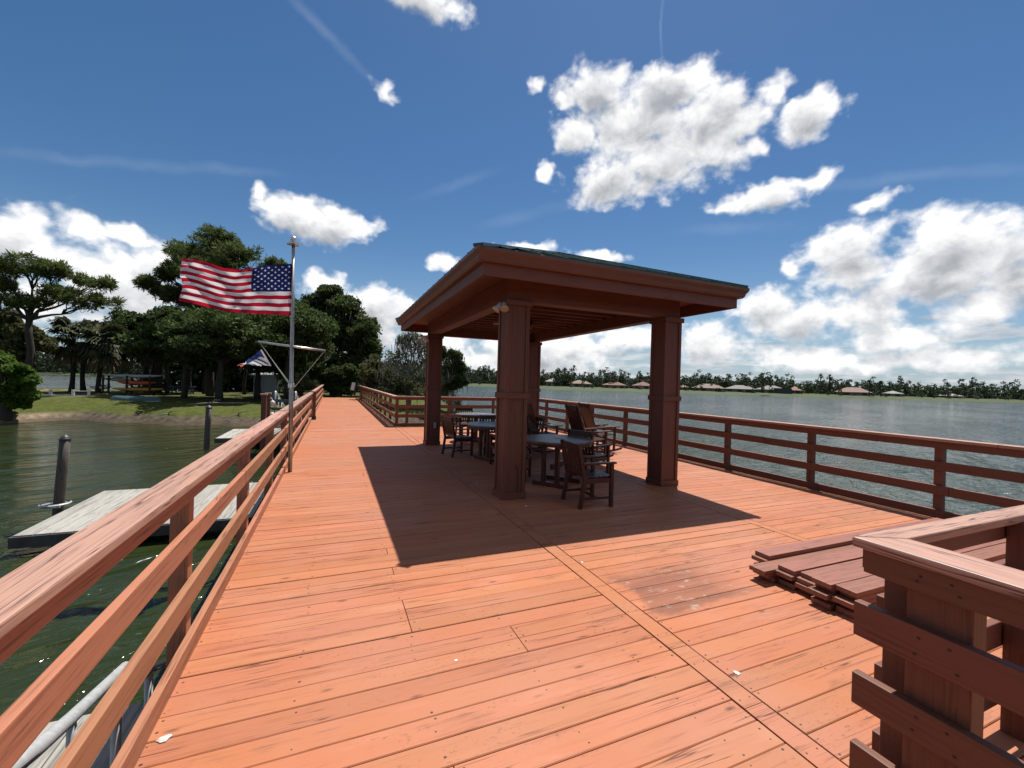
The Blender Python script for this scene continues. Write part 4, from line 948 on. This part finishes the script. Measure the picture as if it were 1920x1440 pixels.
def rocker(label):
    t = thing('rocking_chair', label, 'rocking chair', (0,0,0), 0, 'rocking chairs facing the lake')   # faces +x
    W = .58
    for sy in (-1,1):
        pts = []
        for i in range(11): u_ = -.52+i*.098; pts.append((u_, sy*.25, .03+.30*(u_+.02)**2))
        mb = MB()
        for a_, b_ in zip(pts[:-1], pts[1:]): mb.beam(a_, b_, .035, .045)
        mb.build('rocker', M['teak_x'], t)
        mb = MB(); mb.beam((.24,sy*.25,.05),(.26,sy*.25,.60),.045,.045); mb.build('leg', M['teak_z'], t)
        mb = MB(); mb.beam((-.22,sy*.25,.05),(-.20,sy*.25,.42),.045,.045); mb.build('leg', M['teak_z'], t)
        mb = MB(); mb.beam((-.24,sy*.27,.60),(.36,sy*.27,.625),.10,.024); mb.build('armrest', M['teak_x'], t, bevel=.004)
    mb = MB()
    for i in range(7): x = -.22+i*.073; z = .385+.05*(i/6); mb.beam((x,-.245,z),(x,.245,z),.06,.02)
    mb.build('seat', M['teak_y'], t)
    mb = MB(); a_, b_ = Vector((-.20,0,.36)), Vector((-.47,0,1.14))
    for sy in (-1,1): mb.beam(a_+Vector((0,sy*.24,0)), b_+Vector((-.01,sy*.24,.03)), .045, .035)
    for i in range(7): y = -.18+i*.06; mb.beam(a_+Vector((0,y,.05)), b_+Vector((0,y,-.05)), .055, .014, (1,0,0))
    mb.beam(b_+Vector((0,-.215,-.03)), b_+Vector((0,.215,-.03)), .03, .09); mb.build('backrest', M['teak_z'], t)
    mb = MB(); mb.beam((.24,-.23,.22),(.24,.23,.22),.025,.03); mb.beam((-.21,-.23,.2),(-.21,.23,.2),.025,.03)
    for sy in (-1,1): mb.beam((-.2,sy*.25,.2),(.24,sy*.25,.2),.025,.03)
    mb.build('stretcher', M['teak_y'], t); return t
k0 = rocker('high backed rocking chair facing the lake, nearest of the three, right of the near table'); k0.location = (5.20,7.92,0)
dup(k0, (6.05,8.75,0), R(-4), 'high backed rocking chair close to the lake railing, rightmost of the three')
dup(k0, (4.62,9.05,0), R(3), 'rocking chair mostly hidden behind the two middle posts')

# shell fragments on the deck
def shell_bit(label, x, y, s_, rz):
    mb = MB(); n = 9; ring = []
    for i in range(n): t = 2*math.pi*i/n; q = s_*(1+.25*math.sin(3*t+rz)); ring.append((x+q*math.cos(t)*1.5*math.cos(rz)-q*math.sin(t)*math.sin(rz), y+q*math.cos(t)*1.5*math.sin(rz)+q*math.sin(t)*math.cos(rz)))
    mb.add([(p[0],p[1],.003) for p in ring]+[(x+(p[0]-x)*.6,y+(p[1]-y)*.6,.003+s_*.35) for p in ring], [(i,(i+1)%n,n+(i+1)%n,n+i) for i in range(n)]+[tuple(range(n,2*n))])
    tag(mb.build('shell_fragment', M['shell']), label, 'shell', 'white shell fragments on the deck')
shell_bit('white shell fragment near the foot of the left railing', -.64, 2.28, .018, .3)
shell_bit('white shell fragment right of the border board, below the lumber', 2.14, 1.70, .014, 2.0)
shell_bit('small white shell fragment beside the border board near the worn patch', 2.11, 3.27, .010, 1)
shell_bit('tiny shell fragment in the roof shadow in front of the near post', 2.36, 5.02, .014, .5)
shell_bit('tiny pale shell fragment left of the near post by the border board', 2.12, 6.36, .012, 1.2)
shell_bit('tiny shell fragment in the open middle of the walkway', .69, 2.35, .008, .2)

# ------------------------------------------------------------------ flagpole and flags
FPX, FPY = -.628, 8.0
fp_ = thing('flagpole', 'grey metal nautical flagpole with crossed yard standing at the left railing', 'flagpole', (FPX,FPY,0))
top = (FPX-.045,FPY,3.80)
mb = MB(); mb.tube([(FPX,FPY,.001),(FPX-.018,FPY,1.55),(FPX-.019,FPY,1.56),(FPX-.030,FPY,2.6),top],[.034,.034,.030,.028,.024],14); mb.build('pole', M['polealu'], fp_, smooth=True)
mb = MB(); mb.lathe([(0,3.79),(.10,3.80),(.10,3.825),(.03,3.84),(0,3.84)],(top[0],top[1],0),22); mb.build('truck', M['alu'], fp_)
mb = MB(); mb.lathe([(.052*math.sin(R(a)),3.895-.052*math.cos(R(a))) for a in range(0,181,15)],(top[0],top[1],0),18); mb.build('finial_ball', M['alu'], fp_, smooth=True)
ya, yb = (-1.155,8.06,2.155), (-.135,7.94,2.055)
mb = MB(); mb.tube([ya,yb],.019,10); mb.build('yard', M['alu'], fp_, smooth=True)
mb = MB(); mb.lathe([(.045,1.40),(.05,1.42),(.05,1.47),(.045,1.49)],(FPX-.017,FPY,0),14); mb.build('collar', M['alu'], fp_)
mb = MB()
for a_, b_ in (((-1.13,8.05,2.14),(-.635,8.0,1.44)),((-1.10,8.05,2.10),(-.655,7.99,1.44)),((-.15,7.95,2.05),(-.59,8.0,1.43)),((-.67,7.96,3.74),(-.665,7.965,2.2)),((-.668,7.96,2.2),(-.64,7.96,1.47))):
    mb.tube([a_,b_],.0045,5)
mb.build('halyard', M['rope'], fp_)

def flag_mat():
    m, nt, b, out = newmat('flag cloth'); g = G(nt)
    at = g.n('Attribute', attribute_name='col'); g.put(b.inputs['Base Color'], at.outputs['Color']); b.inputs['Roughness'].default_value = .7; b.inputs['Specular IOR Level'].default_value = .15
    t = g.n('BsdfTranslucent'); g.lk(at.outputs['Color'], t.inputs[0]); mx = g.n('MixShader'); mx.inputs[0].default_value = .42
    g.lk(b.outputs[0], mx.inputs[1]); g.lk(t.outputs[0], mx.inputs[2]); g.lk(mx.outputs[0], out.inputs[0]); return m
M['flag'] = flag_mat()
def cloth(name, P, C, nu, nv):
    """P: (nu+1, nv+1, 3) points, C: (nu, nv, 3) colours"""
    I = np.arange((nu+1)*(nv+1)).reshape(nu+1,nv+1); Q = np.stack([I[:-1,:-1],I[1:,:-1],I[1:,1:],I[:-1,1:]],-1).reshape(-1,4)
    o = fastmesh(name, P.reshape(-1,3), Q, M['flag'], smooth=True)
    a = o.data.attributes.new('col','FLOAT_COLOR','FACE'); cc = np.concatenate([C.reshape(-1,3), np.ones((nu*nv,1))],1); a.data.foreach_set('color', cc.astype(np.float32).ravel()); return o
nu, nv = 240, 156
U, Vv = np.meshgrid(np.linspace(0,1,nu+1), np.linspace(0,1,nv+1), indexing='ij')
ztop = 3.485-.17*U**.8-.055*np.sin(U*math.pi)*1.2+.05*np.sin(U*7.5+.8)*U; zbot = 2.625-.05*np.sin(U*math.pi)+.05*U+.025*np.sin(U*8+1)*U
X = -.672-1.50*U+.02*np.sin(Vv*6)*U; Z = zbot+(ztop-zbot)*Vv
amp = .02+.075*U
Y = 7.965+amp*np.sin(U*10.5+Vv*2.2+.4)+.028*U**.6*np.sin(U*23-Vv*7)+.014*np.sin(U*41+Vv*13)+.012*np.sin(U*17-Vv*31)*U
P = np.stack([X,Y,Z],-1)
uc = (np.arange(nu)+.5)/nu; vc = (np.arange(nv)+.5)/nv; UU, VV = np.meshgrid(uc, vc, indexing='ij')
RED, WHT, BLU = (.40,.010,.030), (.70,.69,.70), (.012,.020,.11)
C = np.where((np.floor(VV*13).astype(int)%2==0)[...,None], np.array(RED), np.array(WHT))
cant = (UU<.385)&(VV>6/13); C[cant] = BLU
sx_, sy_ = UU*1.5, VV*.86
for j in range(9):
    for i in range(6 if j%2==0 else 5):
        cu = (.385*((2*i+1) if j%2==0 else (2*i+2))/12)*1.5; cv = (6/13+(7/13)*(j+1)/10)*.86
        dx, dy = sx_-cu, sy_-cv; rr_ = np.hypot(dx,dy); th_ = np.arctan2(dx,dy); ang = np.abs(((th_+math.pi/5)%(2*math.pi/5))-math.pi/5)
        ro = .0205; ri = .0085; lim = ro*ri*math.sin(math.pi/5)/(ri*np.sin(math.pi/5-ang)+ro*np.sin(ang)+1e-9)
        C[rr_ < lim] = WHT
tag(cloth('national_flag', P, C, nu, nv), 'stars and stripes flag blowing left from the pole, backlit', 'flag')
nu, nv = 40, 30
U, Vv = np.meshgrid(np.linspace(0,1,nu+1), np.linspace(0,1,nv+1), indexing='ij')
h0 = np.array([-1.095,8.04,2.03]); h1 = np.array([-.945,8.02,1.765])
P = (h0*(1-Vv[...,None])+h1*Vv[...,None])
P = P+np.stack([-(.40-.02*Vv)*U**.9*(.72+.55*Vv), .05*np.sin(U*9+Vv*4)*U, -(.30*(1-Vv)-.005)*U+.018*np.sin(U*12+Vv*6)*U],-1)
UU, VV = np.meshgrid((np.arange(nu)+.5)/nu, (np.arange(nv)+.5)/nv, indexing='ij')
C = np.tile(np.array([.74,.74,.74]), (nu,nv,1)); w_ = VV+.10*np.sin(UU*9); C[(UU<.06)] = (.6,.58,.56); C[(w_<.42)&(UU>.06)&(UU<.72)] = (.028,.05,.17)
C[(w_>.42)&(np.sin(UU*30+VV*14)>.35)&(UU>.06)&(UU<.5)] = (.05,.06,.12); C[UU>.82] = (.62,.20,.18)
tag(cloth('burgee', P, C, nu, nv), 'small ragged blue and white flag tipped red, hanging from the left yard arm', 'flag')

# ------------------------------------------------------------------ floating docks, pilings, gangways
def dock(label, x0, x1, y0, y1, z, bw=.235, group='grey floating docks'):
    d_ = thing('floating_dock', label, 'dock', ((x0+x1)/2,(y0+y1)/2,WATER), 0, group)
    mb = MB(); x = x0; rs = random.Random(int(x0*10))
    while x < x1-.05: w = min(bw,x1-x); mb.box(x+.004,x+w-.004,y0,y1,z-.045,z+rs.uniform(-.002,.002)); x += w
    mb.build('boards', M['grey_y'], d_, bevel=.003)
    mb = MB(); e = .03; mb.box(x0-e,x1+e,y0-e,y0-.002,z-.19,z-.02); mb.box(x0-e,x1+e,y1+.002,y1+e,z-.19,z-.02); mb.box(x0-e,x0-.002,y0,y1,z-.19,z-.02); mb.box(x1+.002,x1+e,y0,y1,z-.19,z-.02)
    mb.build('edge_board', M['fascia_black'], d_)
    mb = MB()
    for fx in (x0+.5,x1-.9):
        mb.box(fx,fx+.8,y0+.25,y1-.25,WATER-.25,z-.05)
    mb.build('float', M['black'], d_); return d_
D1 = dock('long grey dock of wide boards beside the leaning piling', -4.50, -1.3, 9.0, 11.85, -.985)
mb = MB(); mb.tube([(-3.25,9.05,-.955),(-3.25,9.05,-.92)],.012,6); mb.tube([(-3.13,9.05,-.955),(-3.13,9.05,-.92)],.012,6); mb.tube([(-3.36,9.06,-.905),(-3.25,9.05,-.918),(-3.13,9.05,-.918),(-3.02,9.04,-.905)],.012,6); mb.build('cleat', M['black'], D1)
mb = MB(); mb.box(-3.4,-1.34,8.955,8.968,-1.12,-1.0); mb.build('bumper', M['fascia_black'], D1)
dock('small far dock with white rim beside the second piling', -4.1, -1.3, 19.4, 22.6, -.85)
dock('grey dock boards right below the near left railing', -2.7, -.92, -1.5, 4.1, -.95, .26)
def piling(label, x, y, top, lean, r):
    p_ = thing('mooring_piling', label, 'piling', (x,y,WATER), 0, 'mooring pilings by the docks')
    a_, b_ = Vector((x,y,-3)), Vector((x+lean,y,top)); pts = [a_.lerp(b_,t) for t in np.linspace(0,1,7)]
    mb = MB(); mb.tube(pts, [r*1.03,r,r*1.02,r*.99,r,r*.98,r*.97], 16); mb.build('shaft', M['pile'], p_, smooth=True)
    q = (b_-a_).normalized().to_track_quat('Z','Y').to_matrix(); mb = MB(); mb.lathe([(r*1.06,-.03),(r*1.06,.01),(r*.7,.05),(0,.09)], b_, 16, q); mb.build('cap', M['black'], p_)
    return p_
P1 = piling('thick weathered piling leaning right at the end of the long dock', -4.78, 10.6, .30, .17, .079)
mb = MB(); mb.lathe([(.20,-.92),(.22,-.90),(.20,-.88)], (-4.72,10.6,0), 20); mb.tube([(-4.58,10.44,-.93),(-4.86,10.44,-.93),(-4.93,10.6,-.93),(-4.86,10.76,-.93),(-4.58,10.76,-.93)],.022,6); mb.build('guide_ring', M['galv'], P1)
piling('slim dark piling beside the small far dock', -4.45, 19.6, .32, .07, .105)

gw = thing('dock_handrail', 'grey pipe handrail sloping down to the dock under the left railing', 'handrail', (-1.0,2.5,-.95))
mb = MB(); mb.tube([(-1.10,1.7,.22),(-1.19,2.57,-.11),(-1.30,3.10,-.34),(-1.47,4.29,-.75),(-1.49,4.40,-.84),(-1.49,4.41,-.95)],.037,12); mb.build('top_tube', M['galv'], gw, smooth=True)
mb = MB(); mb.tube([(-.98,2.70,-.10),(-.985,2.79,-.12),(-.99,3.23,-.22),(-1.0,3.6,-.40)],.020,10); mb.build('lower_tube', M['galv'], gw, smooth=True)
for x, y, z in ((-.985,2.79,-.12),(-.99,3.23,-.23),(-1.16,2.35,-.05),(-1.31,3.15,-.36)):
    mb = MB(); mb.tube([(x,y,z),(x,y,-.95)],.022,10); mb.build('upright', M['galv'], gw, smooth=True)

# side landing with gangway, about half way down the walkway
ld = thing('side_landing', 'small wooden landing with dark rails left of the walkway', 'landing', (-1.5,18.1,0))
mb = MB(); y = 17.45
while y < 18.7: mb.box(-2.4,-.73,y,y+.138,-.04,0); y += .142
mb.build('boards', M['rail_x'], ld)
for x, y in ((-2.36,17.5),(-2.36,18.55)):
    mb = MB(); mb.box(x,x+.16,y,y+.16,-1.6,.90); po = mb.build('post', M['pav_z'], ld, bevel=.004)
    mb = MB(); mb.box(x-.03,x+.19,y-.03,y+.19,.90,.95); mb.build('post_cap', M['cap_x'], po, bevel=.006)
for z in (.60,.28):
    mb = MB(); mb.box(-2.2,-.84,18.58,18.62,z,z+.11); mb.build('rail', M['bluepic'], ld)
dp_ = thing('bollard_post', 'dark square post with black foot standing on the walkway edge', 'post', (-.62,18.0,0))
mb = MB(); mb.box(-.69,-.58,17.62,17.73,.13,1.06); mb.build('shaft', M['pav_z'], dp_, bevel=.004)
mb = MB(); mb.box(-.71,-.56,17.60,17.75,.001,.13); mb.build('foot', M['black'], dp_, bevel=.005)
gg = thing('gangway', 'white aluminium gangway rails leading down to the small far dock', 'gangway', (-1.7,19.5,-.4))
for x in (-2.05,-1.35):
    mb = MB(); mb.tube([(x,18.72,-.1),(x,18.74,.95),(x,18.80,1.0),(x,18.90,.98),(x,22.3,.20),(x,22.4,.10),(x,22.4,-.72)],.030,8)
    for y, z in ((19.8,.77),(21.0,.50)): mb.tube([(x,y,z),(x,y,z-.95)],.02,6)
    mb.tube([(x,18.74,.52),(x,22.4,-.30)],.02,6); mb.build('handrail', M['white'], gg, smooth=True)
mb = MB(); mb.beam((-1.7,18.75,-.08),(-1.7,22.5,-.80),.75,.06); mb.build('ramp', M['grey_y'], gg)
for z, lb in ((.70,'white round buoy hanging on the landing post, upper one'),(.25,'white round buoy hanging on the landing post, lower one')):
    b_ = thing('buoy', lb, 'buoy', (-1.95,18.5,z), 0, 'white buoys on the landing'); mb = MB()
    mb.lathe([(.085*math.sin(R(a)), .10*-math.cos(R(a))) for a in range(0,181,18)], (-2.10,18.44,z-.13), 14); mb.build('ball', M['white'], b_, smooth=True)
    mb = MB(); mb.tube([(-2.10,18.44,z-.03),(-2.15,18.50,z+.05),(-2.19,18.56,z+.06)],.012,6); mb.build('line', M['rope'], b_)

# notice board at the end of the walkway
nb = thing('notice_board', 'pale blank notice sheet on a dark post at the end of the walkway', 'sign', (1.62,37.6,-.1))
mb = MB(); mb.beam((1.66,37.62,-.4),(1.70,37.62,1.28),.07,.07); mb.build('post', M['black'], nb)
mb = MB(); mb.beam((1.46,37.56,.62),(1.58,37.56,1.25),.28,.02,(0,1,0)); mb.build('panel', M['signface'], nb)

# ------------------------------------------------------------------ things on the bank
def hull(mb, p0, p1, w, h, up=1, n=14):
    p0, p1 = Vector(p0), Vector(p1); d = p1-p0; a = d.normalized().cross(Vector((0,0,1))); vs, fs = [], []; m_ = 8
    for i in range(n+1):
        t = i/n; k = max(.03, math.sin(math.pi*(.02+.96*t)))**.6; c = p0.lerp(p1,t)+Vector((0,0,.10*abs(2*t-1)**3*up))
        for j in range(m_):
            th_ = 2*math.pi*j/m_; vs.append(c+a*(math.cos(th_)*w/2*k)+Vector((0,0,math.sin(th_)*h/2*k)))
    for i in range(n):
        for j in range(m_): fs.append((i*m_+j, i*m_+(j+1)%m_, (i+1)*m_+(j+1)%m_, (i+1)*m_+j))
    fs += [tuple(range(m_)), tuple(range(n*m_+m_-1,n*m_-1,-1))]; mb.add(vs, fs)
def kayak(label, p0, p1, mat, w=.72, h=.36):
    p0, p1 = Vector(p0), Vector(p1); c = (p0+p1)/2; o = thing('kayak', label, 'kayak', tuple(c), 0, 'kayaks stored on the bank')
    mb = MB(); hull(mb, p0, p1, w, h); mb.build('hull', mat, o, smooth=True)
    mb = MB(); u = (p1-p0).normalized(); mb.lathe([(.21,0),(.23,.03),(.21,.06)], c+Vector((0,0,h*.42)), 14, Matrix(((u.x*1.7,-u.y,0),(u.y*1.7,u.x,0),(0,0,1)))); mb.build('cockpit_rim', M['black'], o)
RK = thing('kayak_rack', 'dark timber rack carrying kayaks on three levels under the palms', 'rack', (-16.5,47.4,-.4))
for x in (-18.1,-16.5,-14.9):
    for y in (47.0,48.0): mb = MB(); mb.box(x-.06,x+.06,y-.06,y+.06,-.5,1.25); mb.build('post', M['bark'], RK)
    for z in (-.12,.42,1.0): mb = MB(); mb.box(x-.05,x+.05,46.8,48.2,z-.05,z); mb.build('crossbar', M['bark'], RK)
kayak('yellow orange kayak on the lowest level of the rack', (-17.6,47.2,.06), (-13.95,47.3,.06), M['kayak_yellow'])
kayak('bright red orange kayak on the middle level of the rack', (-17.25,47.3,.62), (-14.6,47.4,.62), M['kayak_orange'], .74, .38)
kayak('dark grey kayak on the top level of the rack', (-18.2,47.6,1.2), (-14.2,47.5,1.24), M['kayak_grey'], .7, .32)
kayak('pale green kayak behind the orange one on the rack', (-18.7,48.3,.88), (-16.4,48.2,.86), M['kayak_green'], .6, .3)
kayak('white kayak lying at the left end of the rack', (-20.0,49.6,.10), (-18.3,48.9,.12), M['kayak_white'], .7, .36)
cn = thing('canoe', 'dark green canoe lying upside down on the grass bank', 'canoe', (-12.5,37.0,-.4))
mb = MB(); p0_, p1_ = Vector((-13.95,37.3,-.40)), Vector((-11.0,36.7,-.40)); d_ = (p1_-p0_); a_ = d_.normalized().cross(Vector((0,0,1))); vs, fs = [], []
for i in range(17):
    t = i/16; k = (1-abs(2*t-1)**2.6); wid = .40*max(k,.04); hh_ = .30+.06*abs(2*t-1)**2-(.18*max(0,abs(2*t-1)-.85)/.15)
    for j in range(7): th_ = math.pi*j/6; vs.append(p0_.lerp(p1_,t)+a_*math.cos(th_)*wid+Vector((0,0,.02+math.sin(th_)**.7*hh_ if 0<j<6 else .0)))
for i in range(16):
    for j in range(6): fs.append((i*7+j,i*7+j+1,(i+1)*7+j+1,(i+1)*7+j))
mb.add(vs, fs); hl = mb.build('hull', M['canoe'], cn, smooth=True)
mb = MB(); mb.tube([v+Vector((0,0,.0)) for v in [p0_.lerp(p1_,i/16)+a_*(.41*max(1-abs(2*i/16-1)**2.6,.04)) for i in range(17)]],.025,6); mb.build('gunwale', M['kayak_grey'], cn)
bf = thing('rail_fence', 'low white rail fence on the grass behind the cypress', 'fence', (-18,42,-.4))
for x in (-19.14,-17.89,-16.98): mb = MB(); mb.box(x-.07,x+.07,41.93,42.07,-.6,.14); mb.build('post', M['white'], bf)
mb = MB(); mb.box(-20.6,-17.05,41.97,42.03,-.36,-.27); mb.build('rail', M['white'], bf)
mb = MB(); mb.box(-17.82,-17.05,41.97,42.03,0.0,.07); mb.build('rail', M['white'], bf)
pt_ = thing('picnic_table', 'dark blue green picnic table in the shade of the trees', 'table', (-12.6,47.5,-.35))
mb = MB(); mb.box(-13.6,-11.7,47.1,47.9,.36,.42); mb.build('table_top', M['bluepic'], pt_)
for y in (46.6,48.2): mb = MB(); mb.box(-13.6,-11.7,y,y+.28,.04,.09); mb.build('bench', M['bluepic'], pt_)
for x in (-13.3,-12.0):
    for s_ in (-1,1): mb = MB(); mb.beam((x,47.5+s_*.75,-.42),(x,47.5+s_*.25,.36),.09,.09); mb.build('leg', M['bluepic'], pt_)
sh = thing('shed', 'pale grey green metal shed behind the small flag', 'shed', (-5.6,42.3,-.3))
mb = MB(); mb.box(-6.2,-4.5,41.6,43.2,-.45,1.60); w_ = mb.build('wall', M['shed'], sh)
mb = MB()
for i in range(9): x = -6.15+i*.2; mb.box(x,x+.03,41.58,41.599,-.4,1.55)
mb.build('rib', M['galv'], w_)
mb = MB(); mb.add([(-6.4,41.4,1.60),(-4.3,41.4,1.60),(-4.3,43.4,1.78),(-6.4,43.4,1.78),(-6.4,41.4,1.68),(-4.3,41.4,1.68),(-4.3,43.4,1.86),(-6.4,43.4,1.86)],[(0,3,2,1),(4,5,6,7),(0,1,5,4),(1,2,6,5),(2,3,7,6),(3,0,4,7)]); mb.build('roof', M['white'], sh)

# driftwood along the bank
for lb, pts in (('bleached driftwood branch on the dark bank left of the slim piling', [(-9.6,30.9,-.92),(-8.8,30.5,-.80),(-7.9,30.4,-.88),(-7.2,30.0,-1.0)]),
    ('crooked driftwood branch on the dark bank just left of the landing', [(-5.9,29.9,-.98),(-5.2,29.7,-.78),(-4.6,29.8,-.86),(-4.0,29.3,-1.0)]),
    ('long fallen limb lying on shaded grass above the bank', [(-8.6,33.2,-.40),(-7.4,33.6,-.30),(-6.0,33.9,-.32),(-4.8,34.6,-.36)])):
    o = MB(); o.tube(pts, [.035,.06,.05,.02], 7); m_ = Vector(pts[1]); o.tube([m_, m_+Vector((.25,-.3,.2)), m_+Vector((.6,-.4,.22))], [.035,.025,.01], 6)
    tag(o.build('driftwood', M['bark_grey'], smooth=True), lb, 'driftwood', 'driftwood on the bank')

S.render.engine = 'CYCLES'
S.cycles.max_bounces = 5; S.cycles.diffuse_bounces = 3; S.cycles.glossy_bounces = 3; S.cycles.transmission_bounces = 2
S.cycles.sample_clamp_indirect = 6; S.cycles.use_denoising = True
